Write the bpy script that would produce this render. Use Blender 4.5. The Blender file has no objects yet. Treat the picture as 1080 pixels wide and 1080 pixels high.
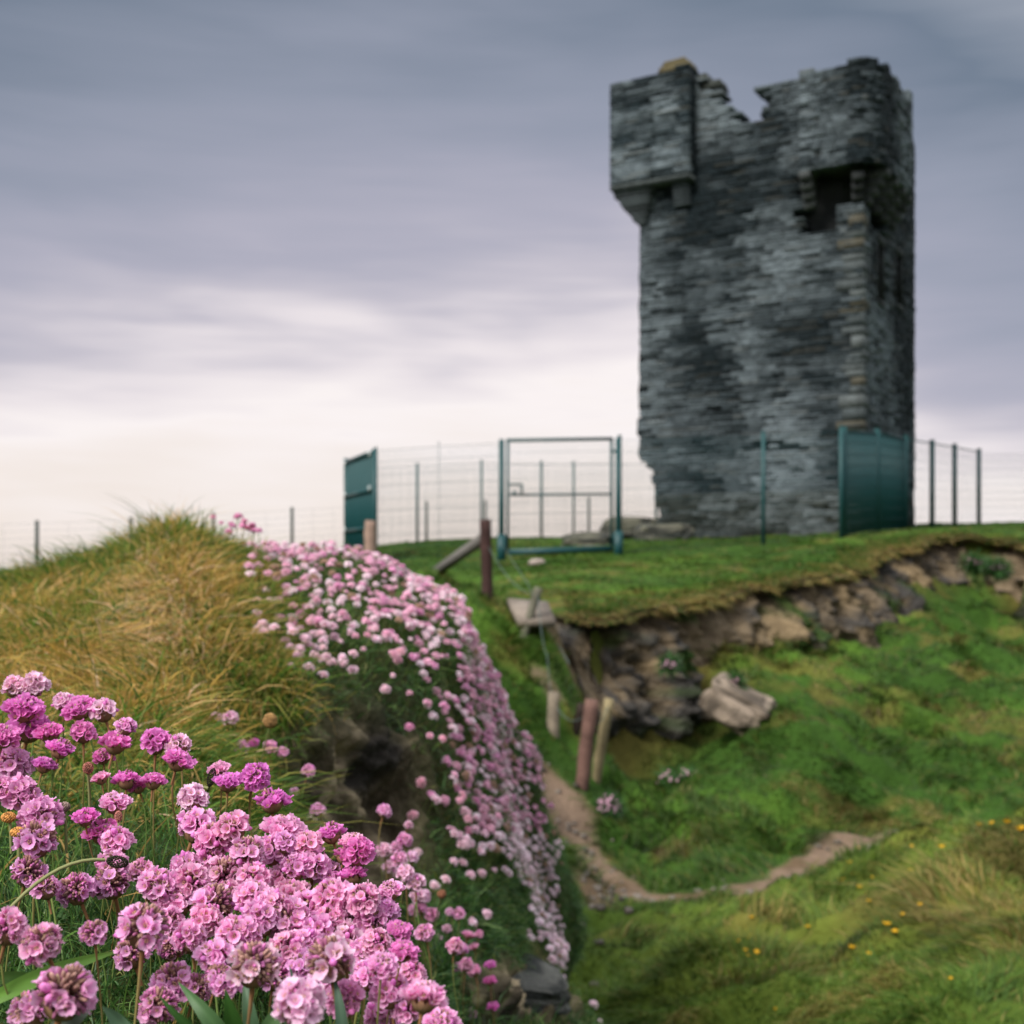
import bpy, math, random
import numpy as np
from mathutils import Vector, Matrix
from mathutils.bvhtree import BVHTree
from mathutils.kdtree import KDTree

S = bpy.context.scene
COL = S.collection
rng = np.random.default_rng(7)
random.seed(7)

# ------------------------------------------------------------------ camera
F = 1300.0                       # focal length in photo pixels (photo 1080 wide)
HZ = 600.0                       # eye level row
cd = bpy.data.cameras.new('camera')
cam = bpy.data.objects.new('camera', cd)
COL.objects.link(cam)
cam.rotation_euler = (math.radians(90), 0, 0)
cd.sensor_width = 36.0
cd.lens = 36.0*F/1080.0
cd.shift_y = (HZ-540.0)/1080.0
cd.clip_start = 0.02
cd.clip_end = 20000.0
cd.dof.use_dof = True
cd.dof.focus_distance = 0.80
cd.dof.aperture_fstop = 11.5
S.camera = cam

# ------------------------------------------------------------------ sky
W = bpy.data.worlds.new('World')
S.world = W
W.use_nodes = True
SUN_EL, SUN_AZ = math.radians(42), math.radians(-138)       # azimuth from +Y, negative = left
def build_world():
    nt = W.node_tree; N = nt.nodes; L = nt.links; N.clear()
    out = N.new('ShaderNodeOutputWorld'); bg = N.new('ShaderNodeBackground')
    L.new(bg.outputs[0], out.inputs[0])
    sky = N.new('ShaderNodeTexSky'); sky.sky_type = 'NISHITA'; sky.sun_disc = False
    sky.sun_elevation = SUN_EL; sky.sun_rotation = SUN_AZ
    tc = N.new('ShaderNodeTexCoord'); sp = N.new('ShaderNodeSeparateXYZ')
    L.new(tc.outputs['Generated'], sp.inputs[0])
    # cloud deck: project the direction on a high plane for streets of cloud
    mp = N.new('ShaderNodeMapping'); mp.inputs['Scale'].default_value = (1.3, 1.0, 6.5)
    mp.inputs['Rotation'].default_value = (0, math.radians(-9), 0)
    L.new(tc.outputs['Generated'], mp.inputs[0])
    n1 = N.new('ShaderNodeTexNoise'); n1.inputs['Scale'].default_value = 2.6
    n1.inputs['Detail'].default_value = 3; n1.inputs['Roughness'].default_value = .5
    n1.inputs['Distortion'].default_value = .25
    L.new(mp.outputs[0], n1.inputs[0])
    mp2 = N.new('ShaderNodeMapping'); mp2.inputs['Scale'].default_value = (1.2, 1.0, 14)
    mp2.inputs['Location'].default_value = (3.1, 0, 1.7)
    L.new(tc.outputs['Generated'], mp2.inputs[0])
    n2 = N.new('ShaderNodeTexNoise'); n2.inputs['Scale'].default_value = 3.0
    n2.inputs['Detail'].default_value = 6; n2.inputs['Roughness'].default_value = .55
    L.new(mp2.outputs[0], n2.inputs[0])
    def math_(op, a, b=None, c=None):
        m = N.new('ShaderNodeMath'); m.operation = op
        for i, v in enumerate((a, b, c)):
            if v is None: continue
            if isinstance(v, (int, float)): m.inputs[i].default_value = v
            else: L.new(v, m.inputs[i])
        return m.outputs[0]
    # e = elevation shifted by the clouds
    d1 = math_('MULTIPLY', math_('SUBTRACT', n1.outputs[0], 0.5), 0.20)
    d2 = math_('MULTIPLY', math_('SUBTRACT', n2.outputs[0], 0.5), 0.075)
    e = math_('ADD', math_('ADD', sp.outputs['Z'], d1), d2)
    # the cloud is heavier to the right: x raises the apparent elevation near the horizon
    xr = math_('MULTIPLY', math_('MAXIMUM', math_('SUBTRACT', sp.outputs['X'], 0.10), 0.0), 0.28)
    e = math_('ADD', e, math_('MINIMUM', xr, 0.085))
    x2 = math_('MULTIPLY', math_('MULTIPLY', sp.outputs['X'], sp.outputs['X']), sp.outputs['Z'])
    e = math_('ADD', e, math_('MINIMUM', math_('MULTIPLY', x2, 1.6), 0.11))  # lens vignette put into the sky, darkening the upper corners
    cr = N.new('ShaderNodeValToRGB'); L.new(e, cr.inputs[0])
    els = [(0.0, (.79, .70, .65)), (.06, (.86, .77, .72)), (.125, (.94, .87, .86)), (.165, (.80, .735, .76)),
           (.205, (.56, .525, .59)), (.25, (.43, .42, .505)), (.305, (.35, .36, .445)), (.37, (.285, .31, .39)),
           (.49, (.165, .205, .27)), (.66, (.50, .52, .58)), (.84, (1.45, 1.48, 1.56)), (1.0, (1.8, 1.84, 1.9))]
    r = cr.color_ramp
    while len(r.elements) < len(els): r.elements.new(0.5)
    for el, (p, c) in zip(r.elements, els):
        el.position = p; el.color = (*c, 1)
    mx = N.new('ShaderNodeMix'); mx.data_type = 'RGBA'; mx.blend_type = 'ADD'
    mx.inputs[0].default_value = 1.0
    sc = N.new('ShaderNodeMix'); sc.data_type = 'RGBA'; sc.blend_type = 'MULTIPLY'; sc.inputs[0].default_value = 1
    L.new(sky.outputs[0], sc.inputs[6]); sc.inputs[7].default_value = (.06, .06, .06, 1)
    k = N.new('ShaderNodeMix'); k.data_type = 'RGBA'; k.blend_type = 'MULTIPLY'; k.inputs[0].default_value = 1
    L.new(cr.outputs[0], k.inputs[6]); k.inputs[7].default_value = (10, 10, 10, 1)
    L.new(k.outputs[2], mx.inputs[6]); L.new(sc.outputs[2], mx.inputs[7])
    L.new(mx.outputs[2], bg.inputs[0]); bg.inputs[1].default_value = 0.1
build_world()

sl = bpy.data.lights.new('sun', 'SUN'); sun = bpy.data.objects.new('sun', sl); COL.objects.link(sun)
sl.energy = 4.4; sl.angle = math.radians(22); sl.color = (1.0, .95, .88)
sd = Vector((math.sin(SUN_AZ)*math.cos(SUN_EL), math.cos(SUN_AZ)*math.cos(SUN_EL), math.sin(SUN_EL)))
sun.rotation_euler = sd.to_track_quat('Z', 'Y').to_euler()
vs = S.view_settings
vs.view_transform = 'Standard'; vs.look = 'None'; vs.gamma = 1; vs.exposure = 0.0; vs.use_curve_mapping = False

# ------------------------------------------------------------------ helpers
def P3(px, py, Y): return ((px-540.0)/F*Y, Y, (HZ-py)/F*Y)
def sm(a, b, x):
    t = np.clip((np.asarray(x, float)-a)/(b-a), 0, 1); return t*t*(3-2*t)
def _h(ix, iy, iz, s):
    n = (ix.astype(np.int64)*374761393+iy.astype(np.int64)*668265263+iz.astype(np.int64)*2147483647+s*1274126177) & 0xffffffff
    n = ((n ^ (n >> 13))*1274126177) & 0xffffffff
    n = ((n ^ (n >> 16))*2246822519) & 0xffffffff
    return ((n ^ (n >> 15)) & 0xffffff)/float(0xffffff)
def vnoise(x, y, z, s=0):
    x, y, z = np.broadcast_arrays(np.asarray(x, float), np.asarray(y, float), np.asarray(z, float))
    ix, iy, iz = np.floor(x), np.floor(y), np.floor(z)
    fx, fy, fz = x-ix, y-iy, z-iz
    fx, fy, fz = fx*fx*(3-2*fx), fy*fy*(3-2*fy), fz*fz*(3-2*fz)
    r = 0
    for a in (0, 1):
        for b in (0, 1):
            for c in (0, 1):
                r = r+_h(ix+a, iy+b, iz+c, s)*(fx if a else 1-fx)*(fy if b else 1-fy)*(fz if c else 1-fz)
    return r*2-1
def fbm(x, y, z=0.0, o=4, s=0, g=.5):
    r, a, t = 0, 1.0, 0.0
    for i in range(o):
        r = r+a*vnoise(np.asarray(x)*2**i+i*17.3, np.asarray(y)*2**i+i*5.1, np.asarray(z)*2**i, s+i)
        t += a; a *= g
    return r/t*1.5
def mesh(name, V, Q=None, T=None, C=None, smooth=True):
    V = np.asarray(V, np.float32).reshape(-1, 3)
    fl, ls, lt = [], [], []
    n = 0
    if Q is not None and len(Q):
        Q = np.asarray(Q, np.int32).reshape(-1, 4); fl.append(Q.ravel())
        ls.append(np.arange(len(Q))*4); lt.append(np.full(len(Q), 4)); n = len(Q)*4
    if T is not None and len(T):
        T = np.asarray(T, np.int32).reshape(-1, 3); fl.append(T.ravel())
        ls.append(n+np.arange(len(T))*3); lt.append(np.full(len(T), 3))
    fl = np.concatenate(fl); ls = np.concatenate(ls); lt = np.concatenate(lt)
    me = bpy.data.meshes.new(name)
    me.vertices.add(len(V)); me.vertices.foreach_set('co', V.ravel())
    me.loops.add(len(fl)); me.loops.foreach_set('vertex_index', fl.astype(np.int32))
    me.polygons.add(len(ls)); me.polygons.foreach_set('loop_start', ls.astype(np.int32))
    me.polygons.foreach_set('loop_total', lt.astype(np.int32))
    me.update(calc_edges=True)
    if smooth: me.polygons.foreach_set('use_smooth', np.ones(len(ls), bool))
    if C is not None:
        C = np.asarray(C, np.float32)
        if C.shape[1] == 3: C = np.concatenate([C, np.ones((len(C), 1), np.float32)], 1)
        at = me.color_attributes.new('Col', 'FLOAT_COLOR', 'POINT'); at.data.foreach_set('color', C.ravel())
    return me
def obj(name, me, mat=None, parent=None, loc=None, rot=None, scale=None):
    o = bpy.data.objects.new(name, me); COL.objects.link(o)
    if mat is not None and len(me.materials) == 0: me.materials.append(mat)
    if parent is not None: o.parent = parent
    if loc is not None: o.location = loc
    if rot is not None: o.rotation_euler = rot
    if scale is not None: o.scale = (scale,)*3 if isinstance(scale, (int, float)) else scale
    return o
def tag(o, label=None, cat=None, group=None, kind=None):
    if label: o['label'] = label
    if cat: o['category'] = cat
    if group: o['group'] = group
    if kind: o['kind'] = kind
    return o
def empty(name, loc=(0, 0, 0), rz=0):
    o = bpy.data.objects.new(name, None); COL.objects.link(o); o.location = loc
    o.rotation_euler = (0, 0, rz); o.empty_display_size = .1
    return o
class MB:
    """collects quads/tris of one mesh"""
    def __init__(s): s.v = []; s.q = []; s.t = []; s.c = []; s.n = 0
    def add(s, V, Q=None, T=None, c=None):
        V = np.asarray(V, float).reshape(-1, 3)
        if Q is not None and len(Q): s.q.append(np.asarray(Q).reshape(-1, 4)+s.n)
        if T is not None and len(T): s.t.append(np.asarray(T).reshape(-1, 3)+s.n)
        if c is None: c = (1, 1, 1)
        c = np.asarray(c, float)
        s.c.append(np.tile(c, (len(V), 1)) if c.ndim == 1 else c)
        s.v.append(V); s.n += len(V)
    def hexa(s, P, c=None):
        s.add(P, [(0, 3, 2, 1), (4, 5, 6, 7), (0, 1, 5, 4), (1, 2, 6, 5), (2, 3, 7, 6), (3, 0, 4, 7)], c=c)
    def box(s, a, b, c=None):
        x0, y0, z0 = a; x1, y1, z1 = b
        s.hexa([(x0, y0, z0), (x1, y0, z0), (x1, y1, z0), (x0, y1, z0), (x0, y0, z1), (x1, y0, z1), (x1, y1, z1), (x0, y1, z1)], c)
    def bar(s, p, q, w, h=None, c=None, up=(0, 0, 1)):
        """box-section bar from p to q"""
        h = w if h is None else h
        p, q = Vector(p), Vector(q); d = (q-p).normalized()
        u = Vector(up)
        if abs(d.dot(u)) > .95: u = Vector((0, 1, 0))
        a = d.cross(u).normalized()*w/2; b = a.cross(d).normalized()*h/2
        s.hexa([p-a-b, p+a-b, p+a+b, p-a+b, q-a-b, q+a-b, q+a+b, q-a+b], c)
    def tube(s, pts, rad, n=8, c=None, cap=True, jit=0):
        pts = [Vector(p) for p in pts]; m = len(pts)
        if isinstance(rad, (int, float)): rad = [rad]*m
        V = []; prev = None
        for i, p in enumerate(pts):
            d = (pts[min(i+1, m-1)]-pts[max(i-1, 0)]).normalized()
            u = Vector((0, 0, 1)) if abs(d.z) < .9 else Vector((0, 1, 0))
            if prev is not None: a = (prev-d*prev.dot(d)).normalized()
            else: a = d.cross(u).normalized()
            prev = a; b = d.cross(a)
            for k in range(n):
                t = 2*math.pi*k/n; r = rad[i]*(1+jit*math.sin(k*2.7+i*.3))
                V.append(p+(a*math.cos(t)+b*math.sin(t))*r)
        Q = [(i*n+k, i*n+(k+1) % n, (i+1)*n+(k+1) % n, (i+1)*n+k) for i in range(m-1) for k in range(n)]
        T = []
        if cap:
            V += [pts[0], pts[-1]]
            T = [(m*n, (k+1) % n, k) for k in range(n)]+[(m*n+1, (m-1)*n+k, (m-1)*n+(k+1) % n) for k in range(n)]
        if c is not None and np.asarray(c).ndim == 2 and len(c) == m:
            c = np.repeat(np.asarray(c, float), n, 0)
            if cap: c = np.vstack([c, c[:1], c[-1:]])
        s.add([tuple(v) for v in V], Q, T, c)
    def build(s, name, mat=None, parent=None, smooth=False, loc=None):
        me = mesh(name, np.concatenate(s.v), np.concatenate(s.q) if s.q else None, np.concatenate(s.t) if s.t else None, np.concatenate(s.c), smooth)
        return obj(name, me, mat, parent, loc)

# ------------------------------------------------------------------ materials
def material(name, col=None, rough=.8, attr=False, noise=None, bump=None, transl=0.0, spec=.3, objvar=0.0, sss=0.0):
    """col base colour or vertex colour; noise=(scale, amount, colour2); bump=(scale, strength, distance)"""
    m = bpy.data.materials.new(name); m.use_nodes = True
    nt = m.node_tree; N = nt.nodes; L = nt.links
    b = N['Principled BSDF']; out = N['Material Output']
    b.inputs['Roughness'].default_value = rough
    b.inputs['Specular IOR Level'].default_value = spec
    if attr:
        a = N.new('ShaderNodeAttribute'); a.attribute_name = 'Col'; c = a.outputs['Color']
    else:
        rgb = N.new('ShaderNodeRGB'); rgb.outputs[0].default_value = (*col, 1); c = rgb.outputs[0]
    tc = N.new('ShaderNodeTexCoord')
    if noise:
        for sc, amt, c2 in (noise if isinstance(noise, list) else [noise]):
            t = N.new('ShaderNodeTexNoise'); t.inputs['Scale'].default_value = sc; t.inputs['Detail'].default_value = 6
            L.new(tc.outputs['Object'], t.inputs[0])
            mr = N.new('ShaderNodeMapRange'); mr.inputs[1].default_value = .4; mr.inputs[2].default_value = .65
            mr.inputs[4].default_value = amt; L.new(t.outputs[0], mr.inputs[0])
            x = N.new('ShaderNodeMix'); x.data_type = 'RGBA'; L.new(mr.outputs[0], x.inputs[0]); L.new(c, x.inputs[6])
            if isinstance(c2, (int, float)):
                y = N.new('ShaderNodeMix'); y.data_type = 'RGBA'; y.blend_type = 'MULTIPLY'; y.inputs[0].default_value = 1
                L.new(c, y.inputs[6]); y.inputs[7].default_value = (c2, c2, c2, 1); L.new(y.outputs[2], x.inputs[7])
            else: x.inputs[7].default_value = (*c2, 1)
            c = x.outputs[2]
    if objvar:
        oi = N.new('ShaderNodeObjectInfo'); hs = N.new('ShaderNodeHueSaturation')
        mr = N.new('ShaderNodeMapRange'); mr.inputs[3].default_value = .5-objvar*.10; mr.inputs[4].default_value = .5+objvar*.09
        L.new(oi.outputs['Random'], mr.inputs[0]); L.new(mr.outputs[0], hs.inputs['Hue'])
        m2 = N.new('ShaderNodeMath'); m2.operation = 'MULTIPLY'; m2.inputs[1].default_value = 7.31
        m3 = N.new('ShaderNodeMath'); m3.operation = 'FRACT'; L.new(oi.outputs['Random'], m2.inputs[0]); L.new(m2.outputs[0], m3.inputs[0])
        mr2 = N.new('ShaderNodeMapRange'); mr2.inputs[3].default_value = 1-objvar*.35; mr2.inputs[4].default_value = 1+objvar*.3
        L.new(m3.outputs[0], mr2.inputs[0]); L.new(mr2.outputs[0], hs.inputs['Saturation'])
        L.new(c, hs.inputs['Color']); c = hs.outputs[0]
    L.new(c, b.inputs['Base Color'])
    if sss:
        b.inputs['Subsurface Weight'].default_value = sss; b.inputs['Subsurface Scale'].default_value = .004
    if bump:
        t = N.new('ShaderNodeTexNoise'); t.inputs['Scale'].default_value = bump[0]; t.inputs['Detail'].default_value = 8
        L.new(tc.outputs['Object'], t.inputs[0])
        bp = N.new('ShaderNodeBump'); bp.inputs['Strength'].default_value = bump[1]; bp.inputs['Distance'].default_value = bump[2]
        L.new(t.outputs[0], bp.inputs['Height']); L.new(bp.outputs[0], b.inputs['Normal'])
    if transl:
        tr = N.new('ShaderNodeBsdfTranslucent'); L.new(c, tr.inputs[0])
        mx = N.new('ShaderNodeMixShader'); mx.inputs[0].default_value = transl
        L.new(b.outputs[0], mx.inputs[1]); L.new(tr.outputs[0], mx.inputs[2]); L.new(mx.outputs[0], out.inputs[0])
    return m
M_ground = material('turf_and_soil', attr=True, rough=.95, spec=.1, noise=[(2.2, .55, .55), (14, .5, 1.35)], bump=(22, .8, .03))
M_bank = material('bank_soil', attr=True, rough=.95, spec=.1, noise=[(9, .6, .5), (40, .5, 1.5)], bump=(60, .9, .012))
M_cliff = material('eroded_earth', attr=True, rough=.95, spec=.1, noise=[(3.0, .6, .5), (11, .55, 1.45)], bump=(14, 1.0, .06))
M_blade = material('grass_blades', attr=True, rough=.6, transl=.35, spec=.25)
M_leaf = material('leaf_green', attr=True, rough=.5, transl=.25, spec=.35)
M_stone = material('flagstone_masonry', attr=True, rough=.9, spec=.2, noise=[(4.5, .6, .6), (16, .5, 1.5)], bump=(20, .8, .03))
M_rock = material('grey_rock', attr=True, rough=.9, spec=.2, noise=[(6, .6, .55), (25, .5, 1.4)], bump=(30, .9, .03))
M_green = material('green_coated_steel', (.006, .055, .060), rough=.5, spec=.4, noise=(8, .3, .7))
M_greenpost = material('green_coated_post', (.012, .066, .07), rough=.5, spec=.4)
M_bolt = material('galvanised_bolt', (.55, .6, .6), rough=.4)
M_wood = material('weathered_wood', attr=True, rough=.9, spec=.15, noise=[(30, .5, .6), (5, .4, 1.3)], bump=(60, .8, .01))
M_wire = material('galvanised_wire', (.09, .13, .12), rough=.5)
M_petal = material('thrift_petals', attr=True, rough=.85, transl=.42, spec=.06, objvar=.16)
M_bract = material('papery_bracts', attr=True, rough=.75, transl=.15, spec=.15)
M_stem = material('flower_stem', attr=True, rough=.6, transl=.1, spec=.3)
M_yellow = material('yellow_petals', (.75, .42, .01), rough=.6, transl=.3)
# ------------------------------------------------------------------ terrain behind: plateau, hollow, mound
def rbf(pts):
    pts = np.array(pts, float); xy = pts[:, :2]
    def k(r): return np.where(r > 1e-9, r*r*np.log(np.maximum(r, 1e-9)), 0)
    n = len(xy); A = np.zeros((n+3, n+3))
    r = np.hypot(xy[:, None, 0]-xy[None, :, 0], xy[:, None, 1]-xy[None, :, 1])
    A[:n, :n] = k(r)+np.eye(n)*.02; A[:n, n] = 1; A[:n, n+1:] = xy; A[n, :n] = 1; A[n+1:, :n] = xy.T
    w = np.linalg.solve(A, np.concatenate([pts[:, 2], [0, 0, 0]]))
    def f(x, y):
        x = np.asarray(x, float); y = np.asarray(y, float); sh = x.shape; x = x.ravel(); y = y.ravel()
        o = np.empty(len(x))
        for i in range(0, len(x), 60000):
            r = np.hypot(x[i:i+60000, None]-xy[None, :, 0], y[i:i+60000, None]-xy[None, :, 1])
            o[i:i+60000] = k(r)@w[:n]+w[n]+w[n+1]*x[i:i+60000]+w[n+2]*y[i:i+60000]
        return o.reshape(sh)
    return f
plat = rbf([P3(*p) for p in [(590, 586, 21), (680, 582, 21.5), (780, 568, 25.7), (480, 570, 34), (700, 567, 34), (1000, 560, 23), (1050, 559, 24),
            (700, 622, 15), (850, 594, 19), (610, 648, 12), (560, 640, 13), (500, 640, 12), (1090, 562, 22), (900, 584, 19.5), (940, 573, 21),
            (400, 597, 20), (440, 640, 11), (200, 592, 30), (0, 602, 30), (-200, 612, 30), (0, 625, 18), (-200, 640, 18), (-400, 625, 26), (1000, 553, 34), (1300, 553, 34), (1300, 590, 20), (-300, 620, 15),
            (60, 610, 12), (250, 625, 9), (360, 625, 10), (640, 600, 17), (770, 605, 17), (520, 612, 17), (560, 596, 19.5), (1500, 600, 20)]]
           + [(-5, 11, -.45), (-3.6, 13, -.35), (-7, 13, -.6), (-6, 20, -.35), (-12, 6, -.9), (-6, 4, -.9), (-3, 5, -.6), (14, 14, -.3), (0, 44, .8), (20, 44, 1.0), (-20, 44, -.6), (-10, 38, -.2)])
holl = rbf([P3(*p) for p in [(440, 640, 11), (500, 640, 12), (560, 640, 13), (540, 600, 19), (590, 664, 11.8), (570, 700, 11), (520, 700, 10.5), (600, 742, 10.8), (575, 790, 10.2),
            (620, 832, 10), (680, 840, 10.6), (760, 812, 11.2), (740, 845, 10.2), (600, 872, 9.2), (640, 922, 8.7), (750, 935, 8.2),
            (850, 915, 8.8), (950, 885, 9.8), (820, 862, 9.9), (900, 805, 11.5), (1000, 790, 12.3), (1080, 790, 12.5), (830, 760, 11.8),
            (645, 835, 11.6), (700, 825, 12.0), (745, 788, 12.6), (790, 712, 13.4), (835, 682, 15.1), (885, 666, 16.9), (930, 644, 18.4), (900, 700, 15), (1000, 665, 17), (960, 615, 19.8), (1080, 700, 17.8), (1055, 668, 19.2), (1100, 690, 18.6), (1030, 632, 20.2), (1150, 700, 17.6), (1080, 750, 14), (720, 818, 11.5),
            (600, 960, 7.5), (620, 1040, 6.2), (560, 1080, 5), (1200, 700, 16), (1200, 800, 12),
            (1080, 868, 6.4), (1020, 872, 6.7), (950, 893, 7.0), (870, 936, 7.2), (800, 962, 7.0), (720, 975, 7.0), (700, 1008, 6.3), (640, 1080, 5), (900, 1000, 5.2), (1080, 980, 4.8), (1080, 1090, 3.8),
            (900, 1090, 4.2), (760, 1090, 4.6), (1080, 925, 5.6), (1250, 860, 6.0), (1250, 1050, 4), (1000, 900, 8.6), (1080, 900, 8.8), (1250, 900, 9)]]
           + [(0, 4, -2.25), (.6, 4.2, -2.1), (0, 2.2, -2.3), (0, .5, -2.4), (-1, 2, -1.6), (-2, 3, -1.1), (-3, 5, -.65), (-1, 0, -1.9), (2, 0, -2.0), (4, 1, -1.7), (3, -3, -2), (-3, -3, -1.5),
              (8, 3, -1.3), (10, 8, -1.6), (12, 12, -1.4), (-3, 8, -.45), (-1, 6, -1.5), (-1.4, 8, -1.0), (-.4, 8.5, -1.2), (0, 25, .2), (8, 25, .3), (20, 25, .3)])
EDGE = np.array([P3(*p)[:2] for p in [(560, 668, 12.6), (590, 664, 12.3), (614, 657, 12.1), (645, 645, 12.2), (700, 632, 13), (760, 618, 14.5), (830, 606, 16), (900, 595, 18), (935, 586, 19.3),
                 (965, 573, 20.3), (1000, 562, 21.3), (1045, 561, 21.3), (1075, 566, 20.6), (1100, 580, 20), (1200, 600, 18.5), (1400, 650, 17)]])
def resample(P, step):
    P = np.asarray(P, float); m = len(P)
    # catmull-rom
    out = []
    for i in range(m-1):
        p0, p1, p2, p3 = P[max(i-1, 0)], P[i], P[i+1], P[min(i+2, m-1)]
        n = max(2, int(np.linalg.norm(p2-p1)/step))
        for t in np.linspace(0, 1, n, endpoint=False):
            out.append(.5*((2*p1)+(-p0+p2)*t+(2*p0-5*p1+4*p2-p3)*t*t+(-p0+3*p1-3*p2+p3)*t**3))
    out.append(P[-1]); return np.array(out)
def seg_dist(x, y, P):
    """signed distance to polyline (positive on its left, i.e. the plateau side) and the parameter"""
    x = np.asarray(x, float); y = np.asarray(y, float)
    best = np.full(x.shape, 1e9); sg = np.ones(x.shape); par = np.zeros(x.shape)
    for i in range(len(P)-1):
        a, b = P[i], P[i+1]; d = b-a; L = np.hypot(*d)
        t = np.clip(((x-a[0])*d[0]+(y-a[1])*d[1])/L**2, 0, 1)
        dx = x-a[0]-t*d[0]; dy = y-a[1]-t*d[1]; r = np.hypot(dx, dy)
        m = r < best; best = np.where(m, r, best)
        sg = np.where(m, np.sign(d[0]*dy-d[1]*dx), sg); par = np.where(m, i+t, par)
    return best*sg, par
EDGEF = resample(EDGE, .25)
def edge_wob(x, y): return .18*fbm(x*1.1, y*1.1, 0, 4, 31)
PATH = [P3(*p)[:2] for p in [(575, 845, 9.8), (598, 875, 9.2), (625, 912, 8.8), (665, 936, 8.35), (720, 941, 8.15), (775, 934, 8.2), (830, 921, 8.5), (900, 893, 9.3), (960, 880, 9.9)]]
PATHF = resample(np.array(PATH), .3)
def terrain_z(x, y, detail=True):
    hp = plat(x, y); hh = holl(x, y)
    d, par = seg_dist(x, y, EDGEF[::2])
    # west of the promontory the two surfaces agree and simply blend
    s = sm(.10, .40, d)
    s = np.where(x < .62, sm(12.6, 15, y), s)
    s = np.maximum(s, sm(25, 27, y)); s = np.maximum(s, sm(-1.6, -3.2, x)*sm(7, 10, y))
    z = hh*(1-s)+hp*s
    far = np.maximum(y-36, 0); z = z-(far**2)*.03
    side = np.maximum(-x-22, 0); z = z-side**2*.02
    z = np.maximum(z, -70)
    if detail:
        r = np.hypot(x, y)
        pd, _ = seg_dist(x, y, PATHF); qd = 1-.85*np.exp(-(pd/.55)**2); rg = 1-np.abs(fbm(x*1.1, y*1.4, 0, 3, 3)); z = z+(1-s)*qd*(.24*(rg-.78)+.09*fbm(x*2.3, y*2.8, 0, 3, 8)+.045*fbm(x*5, y*5, 0, 3, 9))+s*(.035*fbm(x*1.5, y*1.5, 0, 3, 5)+.02*fbm(x*6, y*6, 0, 2, 6))
        pd, _ = seg_dist(x, y, PATHF); z = z-.05*np.exp(-(pd/.25)**2)
    return z, s, d
CG = {'green': (.030, .070, .010), 'bright': (.060, .120, .015), 'dry': (.17, .115, .035), 'brown': (.075, .05, .024), 'soil': (.17, .118, .082), 'dark': (.02, .04, .012), 'olive': (.105, .13, .02)}
for k in CG: CG[k] = np.array(CG[k])
def lerpc(a, b, t): return a*(1-t[..., None])+b*t[..., None]
def ground_color(x, y, s, d):
    """what grows or lies there: returns colour, cover (0 bare .. 1 grassy), dryness"""
    n1 = fbm(x*.5, y*.5, 0, 4, 41); n2 = fbm(x*2, y*2, 0, 4, 43)
    c = np.tile(CG['green'], x.shape+(1,))
    c = lerpc(c, CG['bright'], sm(-.3, .5, n1+.3*n2))
    dry = sm(.12, .75, fbm(x*1.6, y*3.2, 0, 4, 44)+.25*n1-.15*s)
    # mound on the right: olive, with brown by its rim
    q = np.exp(-(((x-2.2)/2.2)**2+((y-5.8)/1.7)**2))*(y < 8)
    dry = np.clip(dry+.28*q*sm(-.5, .5, n2), 0, 1)
    c = lerpc(c, CG['olive'], np.clip(q*1.1, 0, .8))
    rim = np.exp(-(((x-2.35)/.8)**2+((y-6.1)/.55)**2))
    c = lerpc(c, CG['brown'], sm(.5, 1.0, rim+.5*n2)*.7)
    c = lerpc(c, CG['dry'], dry*.42)
    lip = np.exp(-((d-.0)/.35)**2)*(x > .4)*(y < 26); dry = np.clip(dry+lip*.9, 0, 1); c = lerpc(c, CG['dry'], lip*.6)
    pd, par = seg_dist(x, y, PATHF); pd = np.abs(pd)+.05*n2+.11*fbm(x*2.7, y*2.7, 8, 3, 47)
    bare = 1-sm(.17, .30, pd)
    b2 = np.exp(-(((x-.50)/.26)**2+((y-9.2)/.55)**2)); b3 = np.exp(-(((x-.52)/.28)**2+((y-7.7)/.75)**2))
    bare = np.maximum(bare, sm(.5, .8, np.maximum(b2, b3*.9)+.25*n2))
    b4 = np.exp(-(((x-.42)/.35)**2+((y-11.9)/.4)**2))+np.exp(-(((x-.32)/.2)**2+((y-10.8)/.25)**2)); bare = np.maximum(bare, sm(.55, .8, b4+.3*n2)*.8)
    c = lerpc(c, CG['soil'], bare)
    c = lerpc(c, CG['brown'], bare*sm(.0, .6, fbm(x*3, y*3, 0, 3, 77))*.7)
    return c, 1-bare, dry
# one sheet, polar about the viewing place so near ground is fine
th = np.concatenate([np.linspace(-180, -34, 110, endpoint=False), np.linspace(-34, 34, 560, endpoint=False), np.linspace(34, 180, 111)])
rr = np.concatenate([np.geomspace(.25, 3.5, 60, endpoint=False), np.geomspace(3.5, 48, 520, endpoint=False), np.geomspace(48, 400, 60)])
TH, RR = np.meshgrid(np.radians(th), rr)
gx = RR*np.sin(TH); gy = RR*np.cos(TH)
gz, gs, gd = terrain_z(gx, gy)
gc, gcov, gdry = ground_color(gx, gy, gs, gd)
nr, nt_ = gx.shape
idx = np.arange(nr*nt_).reshape(nr, nt_)
Q = np.stack([idx[:-1, :-1], idx[:-1, 1:], idx[1:, 1:], idx[1:, :-1]], -1).reshape(-1, 4)
ground = obj('ground', mesh('ground', np.stack([gx, gy, gz], -1), Q, None, gc.reshape(-1, 3)), M_ground)
tag(ground, kind='structure')
sea_v = [(-9000, -9000, -60), (9000, -9000, -60), (9000, 12000, -60), (-9000, 12000, -60)]
M_sea = material('grey_sea', (.10, .13, .15), rough=.25, bump=(.05, .3, 1.0))
tag(obj('sea', mesh('sea', sea_v, [(0, 1, 2, 3)]), M_sea), kind='structure')

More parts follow.
